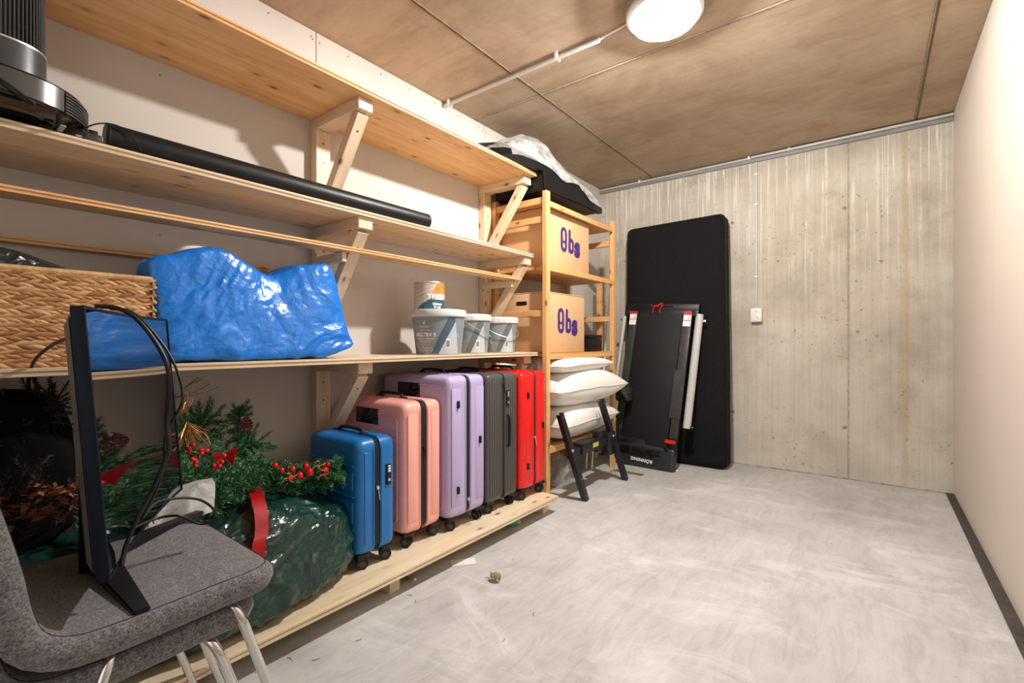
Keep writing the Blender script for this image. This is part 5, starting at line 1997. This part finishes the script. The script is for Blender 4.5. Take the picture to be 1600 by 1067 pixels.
# red bow, pine cone, gold sprays
p = ray(350, 712, x=-1.70)
bm = B()
for sx, sz in ((-1, 0.3), (1, 0.5), (-0.6, -0.7), (0.7, -0.6)):
    q = p + Vector((0.01, 0.035 * sx, 0.03 * sz))
    V = [bm.verts.new(c) for c in (p + Vector((0, 0, 0.004)), p + Vector((0, 0, -0.004)), q + Vector((0.0, 0, -0.018)), q + Vector((0.012, 0, 0.016)))]
    bm.faces.new(V)
bmesh.ops.solidify(bm, geom=bm.faces[:], thickness=0.003)
bmesh.ops.create_uvsphere(bm, u_segments=10, v_segments=8, radius=0.008, matrix=Matrix.Translation(p))
O('velvet_bow', bm, M_RED, fb)
def cone_obj(p, r, h, tilt=0.5):
    bm = B()
    for k in range(60):
        f_ = k / 60
        a = k * 2.399
        rr = r * math.sin(math.pi * min(1, 0.18 + f_ * 0.8)) ** 0.7
        c = Vector((rr * 0.75 * math.cos(a), rr * 0.75 * math.sin(a), (f_ - 0.5) * h))
        box(bm, (0, 0, 0), (0.009, 0.010, 0.0026), 0.0008, 1, mtx=Matrix.Translation(c) @ Matrix.Rotation(a, 4, 'Z') @ Matrix.Rotation(-0.6, 4, 'Y'))
    bmesh.ops.transform(bm, matrix=Matrix.Translation(p) @ Matrix.Rotation(tilt, 4, 'X') @ Matrix.Rotation(0.5, 4, 'Y'), verts=bm.verts)
    return bm
O('pine_cone', cone_obj(ray(383, 662, x=-1.82), 0.028, 0.065), plain('cone_scale', srgb(92, 46, 40), 0.5, var=0.3), fb)
for px, py in ((318, 708), (308, 722), (340, 728), (300, 700)):
    bm = B()
    for k in range(7):
        q = ray(px, py, x=-1.665) + Vector((random.uniform(-1, 1), random.uniform(-1, 1), random.uniform(-1, 1))) * 0.012
        bmesh.ops.create_uvsphere(bm, u_segments=10, v_segments=7, radius=0.0065, matrix=Matrix.Translation(q))
    O('berry_cluster', bm, M_RED, fb)
def spray(name, p, d, n, L, mat, parent, seed, r=0.0013):
    rd = random.Random(seed)
    bm = B()
    d = Vector(d).normalized()
    for k in range(n):
        dd = (d + Vector((rd.uniform(-1, 1), rd.uniform(-1, 1), rd.uniform(-1, 1))) * 0.55).normalized()
        l = L * rd.uniform(0.6, 1.1)
        q = p + dd * l * 0.6 + Vector((rd.uniform(-1, 1), rd.uniform(-1, 1), rd.uniform(-1, 1))) * 0.008
        tube(bm, [p, q, p + dd * l + Vector((0, 0, rd.uniform(-0.01, 0.02)))], r, 4, 3)
    return O(name, bm, mat, parent)
spray('gold_spray', ray(292, 660, x=-1.66), (0.3, 0.1, -0.8), 34, 0.085, M_GOLD, fb, 3)
spray('gold_spray', ray(285, 648, x=-1.68), (0.1, 0.2, 0.8), 10, 0.06, M_GOLD, fb, 4)
spray('bare_twig', ray(268, 622, x=-1.72), (0, 0.9, 0.35), 4, 0.14, M_BROWN2, fb, 6)
spray('fir_sprig', ray(245, 790, x=-1.50), (0.1, -0.3, -0.6), 16, 0.05, plain('sprig_green', srgb(120, 140, 60), 0.5), fb, 9)
# the dried brown heap in the dark under the third shelf
db = thing('dried_branches', 'dark heap of dried brown branches and leaves behind the chair backrest', 'branches', (0, 0, 0))
stt = []
rnd2 = random.Random(12)
for path, n, L in (
        ([(-1.80, -0.15, 0.45), (-1.82, 0.05, 0.60), (-1.85, 0.18, 0.75), (-1.85, 0.30, 0.84)], 120, 0.12),
        ([(-1.70, -0.10, 0.50), (-1.70, 0.10, 0.58), (-1.72, 0.25, 0.62)], 110, 0.11),
        ([(-1.75, 0.0, 0.66), (-1.75, 0.12, 0.76)], 70, 0.10)):
    stt += branch_stems(path, rnd2, n, L, up=0.3)
needles('dry_twigs', [M_BROWN, M_BROWN2], stt, 0.022, 420, db, seed=8, kind='stuff')
vs, fs = [], []
for k in range(380):
    p = Vector((-1.64 + rnd2.uniform(-0.10, 0.04), 0.12 + rnd2.uniform(-0.24, 0.20), 0.605 + rnd2.uniform(-0.05, 0.035)))
    a = Vector((rnd2.uniform(-1, 1), rnd2.uniform(-1, 1), rnd2.uniform(-0.6, 0.6))).normalized() * rnd2.uniform(0.012, 0.024)
    b_ = a.cross(Vector((0, 0, 1))).normalized() * rnd2.uniform(0.004, 0.008) + Vector((0, 0, rnd2.uniform(-0.004, 0.004)))
    o_ = len(vs)
    vs += [p - a, p + b_, p + a, p - b_ + Vector((0, 0, 0.003))]
    fs.append((o_, o_ + 1, o_ + 2))
    fs.append((o_, o_ + 2, o_ + 3))
me = bpy.data.meshes.new('dried_leaves')
me.from_pydata([tuple(v) for v in vs], [], fs)
me.materials.append(plain('copper_leaf', srgb(140, 84, 56), 0.4, var=0.4, vs=30))
o = bpy.data.objects.new('dried_leaves', me)
C.objects.link(o)
o.parent = db
o['kind'] = 'stuff'

def sack_shape(p):
    # leans over the end of the green sack: narrow foot, wide top
    k = max(0.0, min(1.0, (p.z - 0.26) / 0.12))
    lim = 0.06 + (0.30 - 0.06) * k * k * (3 - 2 * k)
    return Vector((p.x, p.y * (lim / 0.30) if p.y > 0 else p.y, p.z))
o = O('black_sack', blob((0.29, 0.58, 0.765), 60, 6, 0.010, 20, 31, shape=sack_shape), plain('black_cloth', (0.004, 0.004, 0.0045), 0.95, spec=0.1), label='big black cloth sack in the dark corner under the third shelf, behind the dried branches', cat='bag', smooth=40)
o.location = (-1.935, 0.03, ZD + 0.001)
# transparent wrap and red tray between the chair and the sack
def sheet(name, corners, n, amp, mat, sd, **kw):
    bm = B()
    a, b_, c_, d = [Vector(c) for c in corners]
    V = {}
    for i in range(n + 1):
        for j in range(n + 1):
            s_, t_ = i / n, j / n
            p = (a * (1 - s_) + b_ * s_) * (1 - t_) + (d * (1 - s_) + c_ * s_) * t_
            f_ = fold(p, 10, sd) * amp
            V[i, j] = bm.verts.new(p + Vector((f_, f_ * 0.5, f_ * 0.8)))
    for i in range(n):
        for j in range(n):
            bm.faces.new((V[i, j], V[i + 1, j], V[i + 1, j + 1], V[i, j + 1]))
    bmesh.ops.solidify(bm, geom=bm.faces[:], thickness=0.0008)
    return O(name, bm, mat, smooth=30, **kw)
sheet('plastic_wrap', [(-1.53, 0.36, 0.475), (-1.545, 0.56, 0.495), (-1.62, 0.60, 0.585), (-1.60, 0.33, 0.555)], 34, 0.03, m_film('frosted_wrap', (0.80, 0.77, 0.74), 0.8, 0.3), 4,
      label='crumpled frosted plastic wrap behind the chair seat', cat='wrap')
t = thing('gift_tray', 'shallow red and black tray under the plastic wrap beside the chair', 'tray', (-1.545, 0.43, 0.452), (0, 0, 0))
O('tray_base', bx((-0.05, -0.13, 0), (0.05, 0.11, 0.014), 0.003), M_BLACK, t)
O('red_rim', bx((0.03, -0.128, 0.0145), (0.048, 0.108, 0.028), 0.002), M_RED, t)

# ================================================================ small things on the floor
t = O('white_card', bx((-0.055, -0.03, 0), (0.055, 0.03, 0.0012)), M_WHITE, label='small white card lying on the floor beside the low deck', cat='card', smooth=0)
t.location = (-1.475, 1.56, 0.001)
t.rotation_euler = (0, 0, R(52))
t = thing('dry_leaf', 'crumpled yellow-green dry leaf on the open concrete floor', 'leaf', (-1.254, 1.519, 0.0))
bm = B()
V = {}
for i in range(9):
    for j in range(7):
        u, v = i / 8 - 0.5, j / 6 - 0.5
        w_ = math.cos(u * 2.9) ** 0.8
        V[i, j] = bm.verts.new((u * 0.055, v * 0.034 * w_, 0.004 + 0.028 * abs(v) * 1.4 + 0.012 * math.sin(u * 9)**2))
for i in range(8):
    for j in range(6):
        bm.faces.new((V[i, j], V[i + 1, j], V[i + 1, j + 1], V[i, j + 1]))
bmesh.ops.remove_doubles(bm, verts=bm.verts, dist=0.0003)
bmesh.ops.solidify(bm, geom=bm.faces[:], thickness=0.0006)
O('blade', bm, plain('leaf_blade', srgb(168, 168, 120), 0.7, var=0.25, vs=60), t)
O('stalk', tube(B(), [(-0.027, 0, 0.008), (-0.04, 0.004, 0.003), (-0.052, -0.004, 0.002)], 0.0012, 6, 4), plain('leaf_stalk', srgb(190, 186, 150), 0.6), t)
t = thing('plastic_toy', 'small teal plastic toy with yellow end peeping from under the deck', 'toy', (-1.555, 2.03, 0.0), (0, 0, R(60)))
O('body', cyl(B(), (0, 0, 0.022), 0.021, 0.016, 0.06, 20, 'X', 0.004), plain('toy_teal', srgb(60, 170, 160), 0.4), t)
O('cap', cyl(B(), (0.036, 0, 0.018), 0.015, 0.010, 0.018, 16, 'X', 0.003), plain('toy_yellow', srgb(210, 200, 60), 0.4), t)
t = thing('red_tool', 'small red tool with a metal tip under the edge of the deck', 'tool', (-1.575, 1.315, 0.0), (0, 0, R(-10)))
O('handle', cyl(B(), (-0.01, 0, 0.026), 0.024, 0.020, 0.07, 18, 'X', 0.005), M_RED, t)
O('tip', cyl(B(), (0.048, 0, 0.016), 0.009, 0.006, 0.05, 14, 'X', 0.002), M_SILVER, t)
sb = B()
rnd3 = random.Random(4)
for (px, py) in ((400, 925), (410, 942), (640, 930), (648, 940), (462, 1015), (452, 1030), (493, 1030), (405, 1050), (786, 1000), (598, 945), (1300, 850), (560, 1000), (835, 960)):
    p = ray(px, py, z=0.0)
    a = rnd3.uniform(0, 6)
    d = Vector((math.cos(a), math.sin(a), 0)) * 0.012
    e = Vector((-d.y, d.x, 0)) * rnd3.uniform(-0.6, 0.6)
    tube(sb, [p - d + Vector((0, 0, 0.001)), p + e + Vector((0, 0, 0.002)), p + d + Vector((0, 0, 0.001))], 0.0007, 4, 4)
o = O('floor_bits', sb, M_BROWN, label='tiny dark hairs and twig bits scattered on the concrete floor', cat='debris', kind='stuff')
